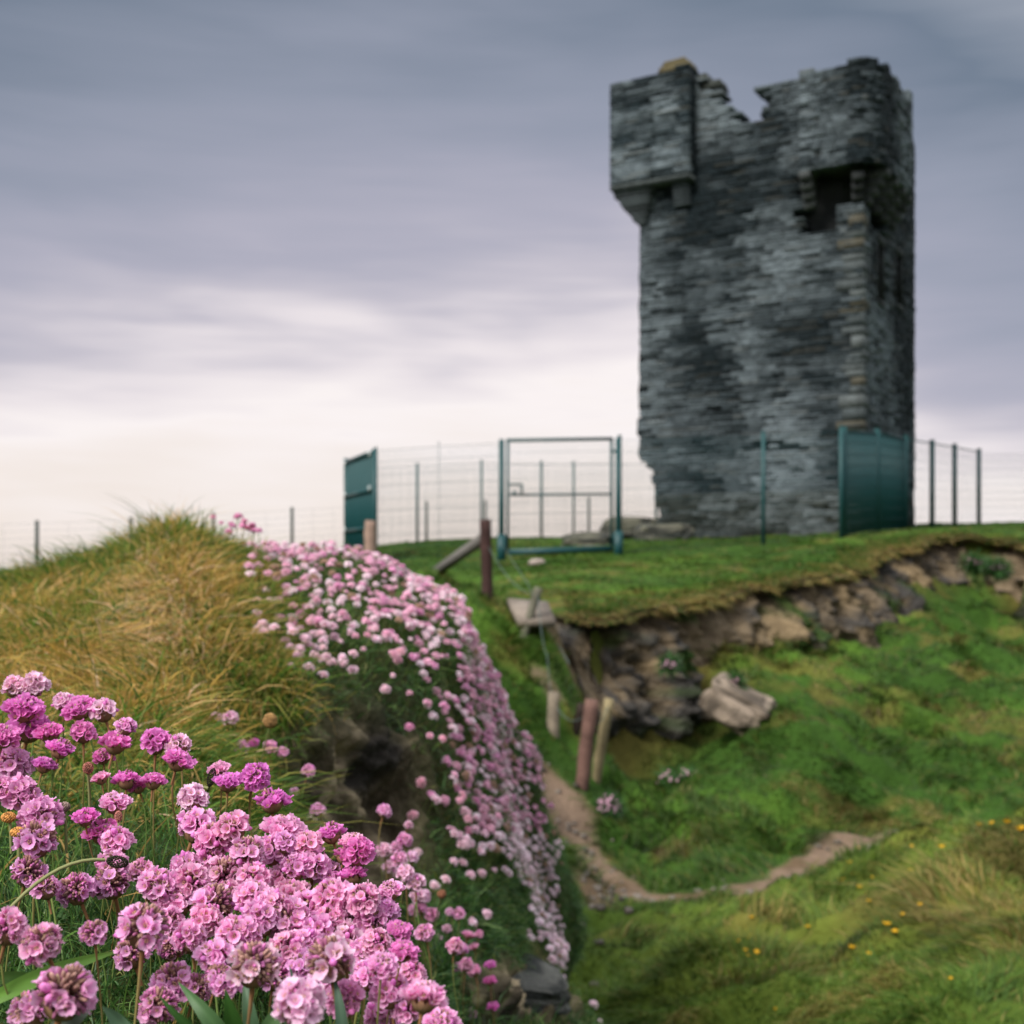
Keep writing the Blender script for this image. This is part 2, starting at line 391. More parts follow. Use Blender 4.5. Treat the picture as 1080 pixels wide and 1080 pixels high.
# ------------------------------------------------------------------ eroded earth face under the turf lip
def build_cliff():
    E = resample(EDGE, .045); n = len(E)
    T = np.gradient(E, axis=0); T /= np.linalg.norm(T, axis=1)[:, None]
    Nn = np.stack([T[:, 1], -T[:, 0]], 1)           # points to the hollow
    sarc = np.concatenate([[0], np.cumsum(np.linalg.norm(np.diff(E, axis=0), axis=1))])
    w = .28*fbm(sarc*1.2, 0, 0, 3, 51)+.20*fbm(sarc*.45, 5, 0, 2, 52)+.05*fbm(sarc*6, 0, 0, 2, 58)
    E = E+Nn*w[:, None]
    zt = plat(E[:, 0], E[:, 1])+.02+.06*fbm(sarc*1.6, 0, 0, 3, 53)
    out = 0.40+.20*fbm(sarc*.5, 9, 0, 2, 54)
    B = E+Nn*out[:, None]*.8
    zb, _, _ = terrain_z(B[:, 0], B[:, 1]); zb = np.minimum(zb, zt-.12)
    H = zt-zb
    m = 70
    prof = []   # (outward offset, height fraction)
    V = np.zeros((m, n, 3)); C = np.zeros((m, n, 3)); CV = np.zeros((m, n))
    for j in range(m):
        t = j/(m-1)
        if t < .14:                        # turf top running out to the lip
            u = t/.14; off = -.55+.62*u; zz = zt+.012-.02*u**3; k = 0
        elif t < .22:                      # under the lip, cutting back
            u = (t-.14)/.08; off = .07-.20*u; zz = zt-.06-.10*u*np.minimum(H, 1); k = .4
        else:
            u = (t-.22)/.78; off = -.13+out*(u**1.3)*.95+.14*np.sin(u*math.pi)
            z0 = zt-.06-.10*np.minimum(H, 1); zz = z0+(zb-.12-z0)*u; k = 1
        off = off+np.zeros(n)
        x = E[:, 0]+Nn[:, 0]*off; y = E[:, 1]+Nn[:, 1]*off
        # displacement: rills down the face, knobs, strata
        rill = fbm(sarc*2.6, zz*.6, 0, 4, 61); knob = fbm(sarc*6.5, zz*5.5, 3, 5, 62, .62); big = fbm(sarc*1.0, zz*1.1, 7, 3, 63)
        rdg = 1-2*np.abs(fbm(sarc*3.2, zz*1.6, 11, 4, 64)); D = k*(.3+np.minimum(H, 1.2)*.7)*(.10*rill+.17*knob+.22*big+.14*rdg)
        lipw = .05*knob*(1-abs(k-.4)) if k < 1 else 0
        x = x+Nn[:, 0]*(D+lipw); y = y+Nn[:, 1]*(D+lipw)
        zz = zz+k*.03*fbm(sarc*7, zz*7, 1, 2, 66)
        V[j] = np.stack([x, y, zz], 1)
        if t < .14: c = np.tile(CG['green']*1.1, (n, 1)); c = lerpc(c, CG['dry'], np.full(n, .25+.7*u)*sm(-.6, .2, knob))
        else:
            soil = np.tile(np.array([.165, .125, .08]), (n, 1))
            gray = np.array([.06, .056, .052])
            c = lerpc(soil, gray, sm(-.15, .35, big*.35+.75*knob+.5*rill-.25*np.exp(-((E[:, 0]-2.6)/1.2)**2)+.2*u*(E[:, 0] < 2.4)))
            c = lerpc(c, np.array([.028, .02, .014]), np.full(n, 1-sm(.20, .34, t+.05*0))*(.55+.4*sm(-.3, .3, rill)))  # shade under the lip put into the soil colour as a dark band
            c = lerpc(c, np.array([.21, .155, .09]), sm(.35, .8, fbm(sarc*1.7, zz*3, 2, 3, 69)))
            mo = sm(.3, .7, fbm(sarc*1.4, zz*2, 4, 3, 71)+.35*sm(.75, 1, t)*1.0); c = lerpc(c, CG['green'], mo*.85)
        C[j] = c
    idx = np.arange(m*n).reshape(m, n)
    Q = np.stack([idx[:-1, :-1], idx[1:, :-1], idx[1:, 1:], idx[:-1, 1:]], -1).reshape(-1, 4)
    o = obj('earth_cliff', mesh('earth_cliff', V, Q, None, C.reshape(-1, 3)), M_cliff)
    tag(o, kind='structure'); return V, Nn, sarc
CL_V, CL_N, CL_S = build_cliff()

# ------------------------------------------------------------------ near bank (flowering hillock)
def pc(px, z_or_py, Y, ispy=False): return P3(px, z_or_py, Y) if ispy else ((px-540)/F*Y, Y, z_or_py)
def zc(px, lst): return [((px-540)/F*Y, Y, z) for Y, z in lst]
R = {}
R['L2'] = [(-3, -.5, -.6), (-3, .4, -.45), (-3, .8, -.4), (-3, 1.1, -.35), (-3.1, 1.5, -.3), (-3.2, 2, -.28), (-3.4, 2.6, -.25), (-3.6, 3.2, -.2), (-3.8, 3.8, -.18), (-4, 4.5, -.2), (-4.3, 6, -.4), (-5, 9, -.75)]
R['A'] = [(-1.1, -.5, -.38), (-1.1, .4, -.32), (-1.1, .7, -.29), (-1.15, 1.0, -.26), (-1.2, 1.4, -.22), (-1.4, 1.9, -.17), (-1.7, 2.4, -.14), (-2.0, 3.0, -.10), (-2.2, 3.5, -.06), (-2.4, 4.0, -.05), (-2.6, 5.4, -.25), (-3, 8.5, -.7)]
R['B'] = [(-.5, -.5, -.36), (-.5, .35, -.31)]+zc(-120, [(.7, -.285), (1.0, -.255), (1.4, -.215), (1.9, -.175), (2.4, -.14), (2.9, -.12), (3.3, -.10), (3.8, -.10), (5.2, -.3), (8.5, -.7)])
R['C'] = [(-.28, -.5, -.36), (-.28, .35, -.31)]+zc(0, [(.62, -.285), (.9, -.26), (1.25, -.225), (1.7, -.185), (2.2, -.15), (2.7, -.11), (3.15, -.085), (3.6, -.065), (4.8, -.2), (8, -.7)])
R['D'] = [(-.18, -.5, -.37), (-.18, .35, -.315)]+zc(100, [(.6, -.285), (.85, -.262), (1.2, -.235), (1.65, -.195), (2.1, -.135), (2.6, -.07), (3.0, -.02), (3.35, .012), (4.4, -.08), (8, -.6)])
R['E'] = [(-.1, -.5, -.38), (-.12, .35, -.32)]+zc(180, [(.6, -.29), (.85, -.265), (1.15, -.245), (1.6, -.205), (2.05, -.13), (2.5, -.04), (2.85, .03), (3.15, .07), (4.0, .0), (7.5, -.5)])
R['F'] = [(-.03, -.5, -.4), (-.06, .35, -.33)]+zc(290, [(.6, -.30), (.85, -.285), (1.2, -.32), (1.7, -.36), (1.95, -.31), (2.2, -.20), (2.65, -.085), (3.2, .005), (4.0, -.04), (7, -.5)])
R['G'] = [(.05, -.5, -.5), (0, .35, -.38)]+zc(380, [(.6, -.34), (.85, -.36), (1.2, -.5), (1.8, -.72), (2.25, -.56), (2.42, -.27), (2.75, -.13), (3.4, -.01), (4.2, -.07), (6.5, -.5)])
R['H'] = [(.15, -.5, -.7), (.07, .35, -.5)]+zc(445, [(.6, -.40), (.9, -.46), (1.3, -.58), (1.75, -.60), (2.3, -.56), (2.62, -.33), (3.0, -.165), (3.55, -.075), (4.3, -.18), (6, -.6)])
R['I'] = [(.3, -.5, -1.0), (.16, .4, -.75), (.1, .8, -.78), (.04, 1.2, -.80)]+zc(474, [(1.6, -.78), (2.0, -.70), (2.45, -.60), (2.8, -.37), (3.15, -.175), (3.6, -.11), (4.3, -.25), (5.8, -.8)])
R['J0'] = [(.5, -.5, -1.4), (.32, .5, -1.15), (.25, 1.0, -1.05), (.18, 1.5, -1.0)]+[P3(545, 1130, 2.1), P3(545, 1050, 2.5), P3(530, 935, 2.8), P3(499, 792, 3.05), P3(484, 706, 3.35), P3(478, 668, 3.7), P3(480, 690, 4.3), P3(490, 760, 5.6)]
R['J'] = [(.8, -.5, -1.9), (.6, .6, -1.7), (.5, 1.1, -1.5), (.42, 1.7, -1.3)]+[P3(650, 1150, 2.5), P3(612, 1065, 2.85), P3(556, 965, 3.1), P3(506, 805, 3.3), P3(496, 718, 3.5), P3(488, 680, 3.85), P3(486, 720, 4.4), P3(490, 830, 5.5)]
R['K'] = [(1.2, -.5, -2.3), (1.0, .7, -2.2), (.95, 1.4, -2.1), (.9, 2.0, -2.0), (.85, 2.7, -1.9), (.48, 3.25, -1.65), (.19, 3.6, -1.40), (-.01, 3.8, -1.05), (-.01, 4.05, -.84), (.035, 4.35, -.70), (-.06, 4.9, -.85), (-.15, 6, -1.3)]
R['M'] = [(1.6, -.5, -2.6), (1.4, .8, -2.6), (1.4, 1.6, -2.6), (1.3, 2.4, -2.6), (1.2, 3.2, -2.6), (.95, 3.9, -2.6), (.50, 4.2, -2.4), (.25, 4.5, -2.1), (.22, 4.75, -1.75), (.27, 5.05, -1.45), (.15, 5.5, -1.7), (.1, 6.6, -2.0)]
keys = ['L2', 'A', 'B', 'C', 'D', 'E', 'F', 'G', 'H', 'I', 'J0', 'J', 'K', 'M']
CP = np.array([R[k] for k in keys])                # columns x rows x 3
def cr_interp(P, ts):
    n = len(P); i = np.clip(np.floor(ts).astype(int), 0, n-2); t = (ts-i)
    g = lambda k: P[np.clip(k, 0, n-1)]
    t = t.reshape((-1,)+(1,)*(P.ndim-1)); p0, p1, p2, p3 = g(i-1), g(i), g(i+1), g(i+2)
    m1 = (p2-p0)*.42; m2 = (p3-p1)*.42
    return (2*t**3-3*t**2+1)*p1+(t**3-2*t**2+t)*m1+(-2*t**3+3*t**2)*p2+(t**3-t**2)*m2
NU, NV = 620, 560
uu = np.interp(np.linspace(0, 1, NU), [0, .05, .12, .90, 1], [0, 1, 2, 12, 13])
vv = np.interp(np.linspace(0, 1, NV), [0, .03, .93, 1], [0, 1, 9.5, 11])
S1 = cr_interp(CP, uu)                              # NU x rows x 3
S2 = np.transpose(cr_interp(np.transpose(S1, (1, 0, 2)), vv), (1, 0, 2))    # NU x NV x 3
def normals(G):
    du = np.gradient(G, axis=0); dv = np.gradient(G, axis=1); n = np.cross(du, dv)
    n /= np.maximum(np.linalg.norm(n, axis=-1, keepdims=True), 1e-9)
    return n
NB = normals(S2)
if NB[NU//3, NV//2, 2] < 0: NB = -NB
X, Y_, Z = S2[..., 0], S2[..., 1], S2[..., 2]
PXn = 540+F*X/np.maximum(Y_, .05); PYn = HZ-F*Z/np.maximum(Y_, .05)
dist = np.hypot(X, Y_)
def gauss(px, py, sx, sy, th=0): 
    c, s = math.cos(th), math.sin(th); dx = PXn-px; dy = PYn-py
    return np.exp(-(((dx*c+dy*s)/sx)**2+((-dx*s+dy*c)/sy)**2))
# rock gully area and rocky foot
rockm = np.clip(gauss(372, 850, 72, 92, .3)*1.9, 0, 1)*sm(1.6, 1.95, Y_)
rockm = np.maximum(rockm, np.clip(gauss(540, 1055, 65, 30)*1.6, 0, 1)*(Y_ > 2))
disp = (.02*fbm(X*2.5, Y_*2.5, Z*2.5, 4, 11)+.010*fbm(X*8, Y_*8, Z*8, 3, 12))*sm(.5, 2.5, dist)
disp = disp+rockm*(.055*fbm(X*5, Y_*5, Z*4, 4, 13)+.055*fbm(X*13, Y_*13, Z*13, 5, 14, .6)-.05*np.abs(fbm(X*8, Y_*8, Z*5, 3, 18)))
G = S2+NB*disp[..., None]
NB = normals(G)
if NB[NU//3, NV//2, 2] < 0: NB = -NB
bc = np.tile(np.array([.045, .055, .016]), (NU, NV, 1))
dryz = np.clip(gauss(60, 690, 170, 75)+gauss(200, 640, 55, 75)+gauss(180, 560, 60, 28)*.8+gauss(210, 760, 90, 40)*.8+gauss(0, 760, 150, 60)*.6, 0, 1.2)
bc = lerpc(bc, np.array([.13, .10, .04]), np.clip(dryz, 0, 1)*.8)
rc = lerpc(np.tile(np.array([.07, .055, .036]), (NU, NV, 1)), np.array([.33, .26, .165]), sm(-.2, .5, fbm(X*9, Y_*9, Z*9, 4, 15)))
rc = lerpc(rc, np.array([.03, .026, .022]), sm(.1, .5, fbm(X*4, Y_*4, Z*4, 3, 16)))
bc = bc*(1-rockm[..., None])+rc*rockm[..., None]
idx = np.arange(NU*NV).reshape(NU, NV)
Q = np.stack([idx[:-1, :-1], idx[1:, :-1], idx[1:, 1:], idx[:-1, 1:]], -1).reshape(-1, 4)
bankm = mesh('hillock', G, Q, None, bc.reshape(-1, 3))
hill = obj('hillock', bankm, M_bank); tag(hill, kind='structure')
BVH = BVHTree.FromPolygons([Vector(v) for v in G.reshape(-1, 3)[:, :]], Q.tolist())
def bank_z(x, y):
    h = BVH.ray_cast(Vector((x, y, 2)), Vector((0, 0, -1)))
    return (h[0].z, h[1]) if h[0] is not None else (None, None)
# ------------------------------------------------------------------ the ruined tower, laid stone by stone
def gz1(x, y):
    return float(terrain_z(np.array([x]), np.array([y]))[0][0])
TC = np.array([7.12, 25.0]); UF = np.array([-.866, .5]); UR = np.array([.5, .866]); NF = -UR; NR = -UF
WF, WR_ = 4.95, 4.86
def umax_front(z):
    e = .05*fbm(z*3.1, 0, 0, 3, 81)
    if z < 2.36: return float(np.interp(z, [0, .5, 1.4, 1.95, 2.2, 2.36], [4.62, 4.56, 4.50, 4.56, 4.72, 4.92]))+e+.08*fbm(z*8, 1, 0, 2, 82)
    if z < 2.95: return 4.93+e
    if z < 3.35: return 4.97+e*1.3
    return WF+e*.4
def top_front(u):
    pts = [(0, 10.1), (1.3, 10.2), (1.92, 10.32), (1.98, 10.2), (2.05, 9.75), (2.15, 9.45), (2.6, 9.52), (2.85, 9.8), (3.04, 10.05), (3.3, 10.35), (3.5, 10.62), (3.8, 10.75), (5, 10.75)]
    return np.interp(u, [p[0] for p in pts], [p[1] for p in pts])+.12*vnoise(u*7, 0, 0, 83)
def stone_col(a, z, dark=0.0, s=0):
    """slate to lichen grey; the tone follows weather staining on the wall; dark lowers a whole face"""
    big = fbm(a*.55, z*.40, 0, 4, 90+s); mid = fbm(a*2.0, z*4.0, 0, 3, 95+s)
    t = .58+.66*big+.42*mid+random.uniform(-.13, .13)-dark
    # rain-washed dark stain from the parapet and another down the middle of the front
    if s == 0:
        t -= .62*math.exp(-((a-3.0)/1.5)**2-((z-8.1)/1.2)**2)+.5*math.exp(-((a-3.4+.25*(5-z))/.42)**2-((z-4.3)/1.6)**2)
        t += .30*math.exp(-((a-1.9)/1.2)**2-((z-5.5)/2.0)**2)
    t = min(max(t, 0), 1)
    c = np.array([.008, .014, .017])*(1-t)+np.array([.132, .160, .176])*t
    r = random.random()
    if r < .06: c = c*.8+np.array([.08, .07, .05])*.2
    elif r < .14: c = np.array([.010, .015, .017])
    if z < 1.6: c = c*.8+np.array([.07, .065, .04])*.25
    return c
def lay(mb, org, u, n, LL, zlo, zhi, present, cseed, thick=.55, dark=0.0, out=0.0, hrange=(.042, .088), amin=0.0, cmul=None):
    z = zlo; k = 0
    u = np.array([*u, 0.]); n = np.array([*n, 0.]); org = np.array([org[0], org[1], 0.])
    while z < zhi:
        h = random.uniform(*hrange); a = amin-random.uniform(0, .3); L = LL(z) if callable(LL) else LL
        while a < L:
            w = random.uniform(.14, .5) if random.random() > .15 else random.uniform(.45, .8)
            a0, a1 = max(a, amin), min(a+w, L); a += w
            if a1-a0 < .03: continue
            am, zm = (a0+a1)/2, z+h/2
            if not present(am, zm, a0, a1): continue
            o = out+random.gauss(0, .006)+(.018 if random.random() < .04 else 0)
            g = .0025
            P = []
            th_ = thick(am, zm) if callable(thick) else thick
            for zz in (z+g*random.random(), z+h-g*random.random()):
                for (aa, oo) in ((a0+g, -th_), (a1-g, -th_), (a1-g*random.random(), o+random.uniform(-.01, .01)), (a0+g*random.random(), o+random.uniform(-.01, .01))):
                    P.append(org+u*aa+n*oo+np.array([0, 0, zz+random.uniform(-.003, .003)]))
            c = stone_col(am, zm, dark, cseed)
            if cmul: c = c*cmul(am, zm)
            mb.hexa(P, c)
        z += h
def build_tower():
    root = empty('tower', (float(TC[0]), float(TC[1]), .3))
    tag(root, 'ruined square stone tower with broken parapet on the grassy headland', 'tower')
    def hits(a0, a1, lo, hi): return a1 > lo and a0 < hi
    def inwin(a0, a1, z): return (hits(a0, a1, 1.24, 1.82) and 5.66 < z < 7.0) or (hits(a0, a1, 2.92, 3.56) and 5.9 < z < 7.15)
    # front
    def pf(a, z, a0, a1):
        if z > top_front(a): return False
        if hits(a0, a1, .50, 1.08) and 7.0 < z < 8.2: return False
        if a0 <= .55 and 7.42 < z < 8.2: return False
        if .05 < z-3.35 < .16 and 3.1 < a < 3.4: return False            # putlog hole
        if (1.95 < a < 2.2 and 2.55 < z < 2.7): return False
        return True
    mb = MB(); lay(mb, TC, UF, NF, umax_front, .15, 11.0, pf, 0); w = mb.build('front_wall', M_stone, root)
    # quoins on the near corner
    mb = MB(); z = .2; k = 0
    while z < 7.3:
        h = random.uniform(.09, .28); lu, lr = random.uniform(.24, .55), random.uniform(.24, .5); k += 1
        t = random.uniform(.25, .75); c = np.array([.030, .040, .043])*(1-t)+np.array([.115, .13, .13])*t
        if random.random() < .12: c = np.array([.07, .066, .05])
        P = []
        for zz in (z+.004, z+h-.004):
            for (a, b) in ((0, 0), (lu, 0), (lu, .2), (.2, .2), (.2, lr), (0, lr)):
                pass
        o = .006+random.uniform(0, .006)
        def q(a, b, zz):
            p = TC+UF*a+UR*b; return (p[0], p[1], zz)
        mb.hexa([q(-o, -o, z+.004), q(lu, -o, z+.004), q(lu, .2, z+.004), q(-o, .2, z+.004), q(-o, -o, z+h), q(lu, -o, z+h), q(lu, .2, z+h), q(-o, .2, z+h)], c)
        mb.hexa([q(-o, .2, z+.004), q(.2, .2, z+.004), q(.2, lr, z+.004), q(-o, lr, z+.004), q(-o, .2, z+h), q(.2, .2, z+h), q(.2, lr, z+h), q(-o, lr, z+h)], c*.9)
        z += h+.006
    mb.build('corner_stones', M_stone, root)
    # right face
    def pr(a, z, a0, a1):
        if inwin(a0, a1, z): return False
        if hits(a0, a1, .42, 1.7) and 7.15 < z < 8.2: return False
        if a0 < .5 and 7.42 < z < 8.2: return False
        if z > 9.95+.2*math.sin(a*1.5)+.08*vnoise(a*6, 3, 0, 84): return False
        if a > 4.5 and 1.5 < z < 1.85: return False
        return True
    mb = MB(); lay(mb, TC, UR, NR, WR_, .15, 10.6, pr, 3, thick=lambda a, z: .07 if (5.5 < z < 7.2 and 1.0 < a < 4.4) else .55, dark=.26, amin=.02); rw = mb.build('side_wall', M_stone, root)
    for (a0, a1, z0, z1) in ((1.30, 1.76, 5.72, 6.95), (2.98, 3.50, 5.95, 7.1)):
        wnd = MB()
        def q(a, o, z): p = TC+UR*a+NR*o; return (p[0], p[1], z)
        def slab(a, b, za, zb, o0, o1, c=(.035, .04, .04)):
            wnd.hexa([q(a, o0, za), q(b, o0, za), q(b, o1, za), q(a, o1, za), q(a, o0, zb), q(b, o0, zb), q(b, o1, zb), q(a, o1, zb)], c)
        slab(a0-.1, a1+.1, z1, z1+.12, -.07, .02); slab(a0-.08, a1+.08, z0-.1, z0, -.07, .03)
        slab(a0-.06, a0, z0, z1, -.07, .003); slab(a1, a1+.06, z0, z1, -.07, .003)
        wnd.build('window_frame', M_stone, rw)
    # hidden faces
    L0 = TC+UF*WF; R0 = TC+UR*WR_; B0 = R0+UF*WF
    mb = MB()
    lay(mb, L0, UR, UF, WR_, .15, 10.4, lambda a, z, a0, a1: z < 9.9+.3*math.sin(a*2) and not (a0 < 1.4 and z < 2.3), 5, dark=.1, amin=.4)
    lay(mb, R0, UF, UR, WF, .15, 10.2, lambda a, z, a0, a1: z < 9.0+.5*math.sin(a*1.7), 7, dark=.1, amin=.02)
    mb.build('back_walls', M_stone, root)
    # dark core blocks added behind the facing so no daylight passes through joints
    co = MB()
    def cq(a, b, z): p = TC+UF*a+UR*b; return (p[0], p[1], z)
    def cb(a0, a1, b0, b1, z0, z1): co.hexa([cq(a0, b0, z0), cq(a1, b0, z0), cq(a1, b1, z0), cq(a0, b1, z0), cq(a0, b0, z1), cq(a1, b0, z1), cq(a1, b1, z1), cq(a0, b1, z1)], (.05, .055, .055))
    cb(.6, 4.35, .6, .9, .2, 9.2); cb(.6, 4.35, 4.0, 4.3, .2, 8.6); cb(.6, .9, .95, 4.0, .2, 9.2)
    co.build('daylight_block', M_stone, root)
    # left box turret, square, carried on stepped stones
    tur = MB(); au, bu = 3.62, 5.50; pf_ = .36
    def topl(a): return 10.62+.06*math.sin(a*9)
    O = TC+UF*au+NF*pf_
    cm = lambda a, z: 1.45 if z < 10.2 else 1.1
    lay(tur, O, UF, NF, bu-au, 8.55, 11.0, lambda a, z, a0, a1: z < 10.84-.10*a*.3+.05*vnoise(a*5, z, 0, 85), 9, thick=.3, dark=.05, cmul=cm)
    lay(tur, TC+UF*au+NF*pf_, UR, -UF, 1.6, 8.55, 11.0, lambda a, z, a0, a1: z < 10.82, 10, thick=.3, dark=.35, amin=.02)  # right flank of the turret: its shade put into the stone colour
    lay(tur, TC+UF*bu+NF*pf_, UR, UF, 2.2, 8.55, 11.0, lambda a, z, a0, a1: z < 10.72, 11, thick=.3, amin=.02)
    lay(tur, TC+UF*au-NF*1.5, UF, UR, bu-au, 8.52, 10.7, lambda a, z, a0, a1: True, 12, thick=.3)
    T1 = tur.build('left_turret', M_stone, root)
    sl_ = MB(); sl2 = MB()
    for (a, b, hh) in ((au, bu, .10),):
        z = 8.42
        def q(aa, o, zz): p = TC+UF*aa+NF*o; return (p[0], p[1], zz)
        sl_.hexa([q(a, pf_, z), q(b, pf_, z), q(b, -1.7, z), q(a, -1.7, z), q(a, pf_, z+hh), q(b, pf_, z+hh), q(b, -1.7, z+hh), q(a, -1.7, z+hh)], (.05, .06, .06))
    # inverted steps back to the wall corner
    for k in range(9):
        z1 = 8.42-.085*k; z0 = z1-.08; e = (1-(k+.6)/9.5)
        a0, a1 = 4.55+.25*(1-e), WF+(bu-WF)*e+random.uniform(-.03, .03); o = .04+(pf_-.04)*e*.8
        sl_.hexa([q(a0, o, z0), q(a1, o, z0), q(a1, -1.2, z0), q(a0, -1.2, z0), q(a0, o, z1), q(a1, o, z1), q(a1, -1.2, z1), q(a0, -1.2, z1)], np.array([.05, .06, .065])*random.uniform(.7, 1.5))
        a0, a1 = au+.1, au+.45
        if k < 6: sl2.hexa([q(a0, o*.8, z0), q(a1, o*.8, z0), q(a1, -.2, z0), q(a0, -.2, z0), q(a0, o*.8, z1), q(a1, o*.8, z1), q(a1, -.2, z1), q(a0, -.2, z1)], (.04, .05, .055))
    sl_.build('corbel', M_stone, T1); sl2.build('corbel', M_stone, T1)
    cap = MB()          # lichen-covered cap stones on the left turret
    for (a0, a1, z0, z1, o0) in ((3.62, 4.40, 10.84, 11.0, .25), (3.75, 4.32, 11.0, 11.12, .2), (3.05, 3.6, 10.42, 10.60, -.08), (3.35, 3.75, 10.6, 10.78, -.05)):
        cap.hexa([q(a0, o0, z0), q(a1, o0, z0), q(a1, o0-.5, z0), q(a0, o0-.5, z0), q(a0+.05, o0-.03, z1), q(a1-.04, o0-.03, z1-.02), q(a1-.04, o0-.45, z1), q(a0+.05, o0-.45, z1)], (.09, .075, .038) if z0 > 10.8 else (.035, .04, .035))
    cap.build('cap_stone', M_stone, root)
    # rounded corner turret on the near corner
    rt = MB(); path = []
    o = .46
    def W2(a, b): return TC+UF*a+UR*b
    path.append(W2(1.18, -o)); 
    for a in np.linspace(.75, .15, 4): path.append(W2(a, -o))
    cx, cy = .12, .12
    for t in np.linspace(0, 90, 8)[0:]:
        r = math.radians(t); rad = .58
        path.append(W2(cx-rad*math.sin(r), cy-rad*math.cos(r)))
    for b in np.linspace(.5, 2.45, 8): path.append(W2(-o, b))
    path = resample(np.array(path), .09)
    dpa = np.concatenate([[0], np.cumsum(np.linalg.norm(np.diff(path, axis=0), axis=1))]); LT = dpa[-1]
    def at(s_): return np.array([np.interp(s_, dpa, path[:, 0]), np.interp(s_, dpa, path[:, 1])])
    z = 8.12
    cen = W2(.9, .9)
    while z < 10.5:
        h = random.uniform(.055, .12); s_ = -random.uniform(0, .2)
        while s_ < LT:
            w = random.uniform(.12, .34); s0, s1 = max(s_, 0), min(s_+w, LT); s_ += w
            if s1-s0 < .03: continue
            top = np.interp(s0, [0, .7, 1.4, 2.6, LT], [10.10, 10.16, 10.22, 10.22, 10.12])
            if z+h > top+.05*vnoise(s0*4, 2, 0, 86): continue
            p, q2 = at(s0+.004), at(s1-.004); d = (q2-p)/np.linalg.norm(q2-p); nn = np.array([d[1], -d[0]])
            if np.dot(nn, p-cen) < 0: nn = -nn
            oo = random.gauss(0, .012); P = []
            for zz in (z+.003, z+h-.002):
                for (pp, k) in ((p, -.32), (q2, -.32), (q2, oo), (p, oo)):
                    r_ = pp+nn*k; P.append((r_[0], r_[1], zz))
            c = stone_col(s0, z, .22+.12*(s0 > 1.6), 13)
            rt.hexa(P, c)
        z += h
    # the flank walls that tie it back
    lay(rt, W2(1.18, -o), UR, UF, .46, 8.12, 10.12, lambda a, z, a0, a1: True, 15, thick=.3, dark=.2)
    lay(rt, W2(-o, 2.45), UF, UR, .46, 8.12, 10.3, lambda a, z, a0, a1: True, 15, thick=.3, dark=.2)
    T2 = rt.build('corner_turret', M_stone, root)
    def bracket(a, b, da, db, wd, n=4, depth=.46, z0=8.12, c=(.05, .055, .055)):
        """stepped bracket at wall point (a,b) running out along (da,db)"""
        cbm = MB()
        for k in range(n):
            r_ = depth*(1-k/n); zt = z0-.17*k; zb = zt-.165
            side = np.array([db, -da])
            pts = []
            for zz in (zb, zt):
                for (rr_, ss) in ((-.1, -wd/2), (-.1, wd/2), (r_, wd/2), (r_, -wd/2)):
                    w2 = W2(a+da*rr_+side[0]*ss, b+db*rr_+side[1]*ss); pts.append((w2[0], w2[1], zz))
            cbm.hexa(pts, np.array(c)*random.uniform(.8, 1.3))
        cbm.build('corbel', M_stone, T2)
    bracket(1.08, 0, 0, -1, .22); bracket(.12, .05, -.25, -.9, .26, 3, .36, 8.0, (.03, .033, .034))  # corner bracket: shade of the recess put into its darker stone colour
    bracket(0, .30, -1, 0, .2); bracket(0, 1.05, -1, 0, .2); bracket(0, 1.75, -1, 0, .2); bracket(0, 2.35, -1, 0, .2)
    floor = MB()
    def fq(a, b, z): p = W2(a, b); return (p[0], p[1], z)
    floor.hexa([fq(1.1, -.3, 8.14), fq(1.1, .5, 8.14), fq(.1, .5, 8.14), fq(.1, -.3, 8.14), fq(1.1, -.3, 8.22), fq(1.1, .5, 8.22), fq(.1, .5, 8.22), fq(.1, -.3, 8.22)], (.04, .04, .04))
    floor.build('turret_floor', M_stone, T2)
    for ch in root.children: ch.location = (-root.location[0], -root.location[1], -root.location[2])
    return root
build_tower()

# low rubble wall and rocks beside the tower foot
def rock(name, loc, size, seed, cols=((.07, .065, .055), (.24, .21, .16)), rot=0, flat=.0, sub=5, amp=.25, pw_=.62):
    n = 2**sub; V = []; 
    import bmesh
    bm = bmesh.new(); bmesh.ops.create_icosphere(bm, subdivisions=sub, radius=1.0)
    v = np.array([x.co[:] for x in bm.verts]); t = np.array([[l.index for l in f.verts] for f in bm.faces]); bm.free()
    p = np.sign(v)*np.abs(v)**pw_                      # blocky
    nn = fbm(v[:, 0]*1.3+seed, v[:, 1]*1.3, v[:, 2]*1.6, 4, seed); st = vnoise(0*v[:, 0], 0, p[:, 2]*4+seed, seed+1)
    p = p*(1+amp*nn+.06*st)[:, None]
    p = p*np.array(size)/2
    a = fbm(v[:, 0]*3, v[:, 1]*3, v[:, 2]*5, 4, seed+5)
    c = lerpc(np.tile(cols[0], (len(v), 1)), np.array(cols[1]), sm(-.3, .5, a+.5*v[:, 2]*0))
    ob = obj(name, mesh(name, p, None, t, c), M_rock, None, loc, (0, 0, rot))
    return ob
for i, (px, Y, w, h, lab) in enumerate([(622, 24.5, 1.1, .35, 'low grey rubble seen through the wire gate'), (700, 27.0, 1.2, .5, 'weathered grey rubble block lying at the left foot of the tower'),
                                   (664, 28.6, 1.3, .62, 'low broken stone wall end right behind the gate post')]):
    x = (px-540)/F*Y; tag(rock('rubble', (x, Y, gz1(x, Y)+h*.3), (w, .6, h), 100+i, ((.05, .05, .045), (.15, .145, .11))), lab, 'rubble', 'rubble by the tower')
for i, (px, Y, w, h) in enumerate([(572, 25, .35, .16), (742-105, 20.6, .16, .12)]):
    pass
x, Y = (565-540)/F*18.6, 18.6
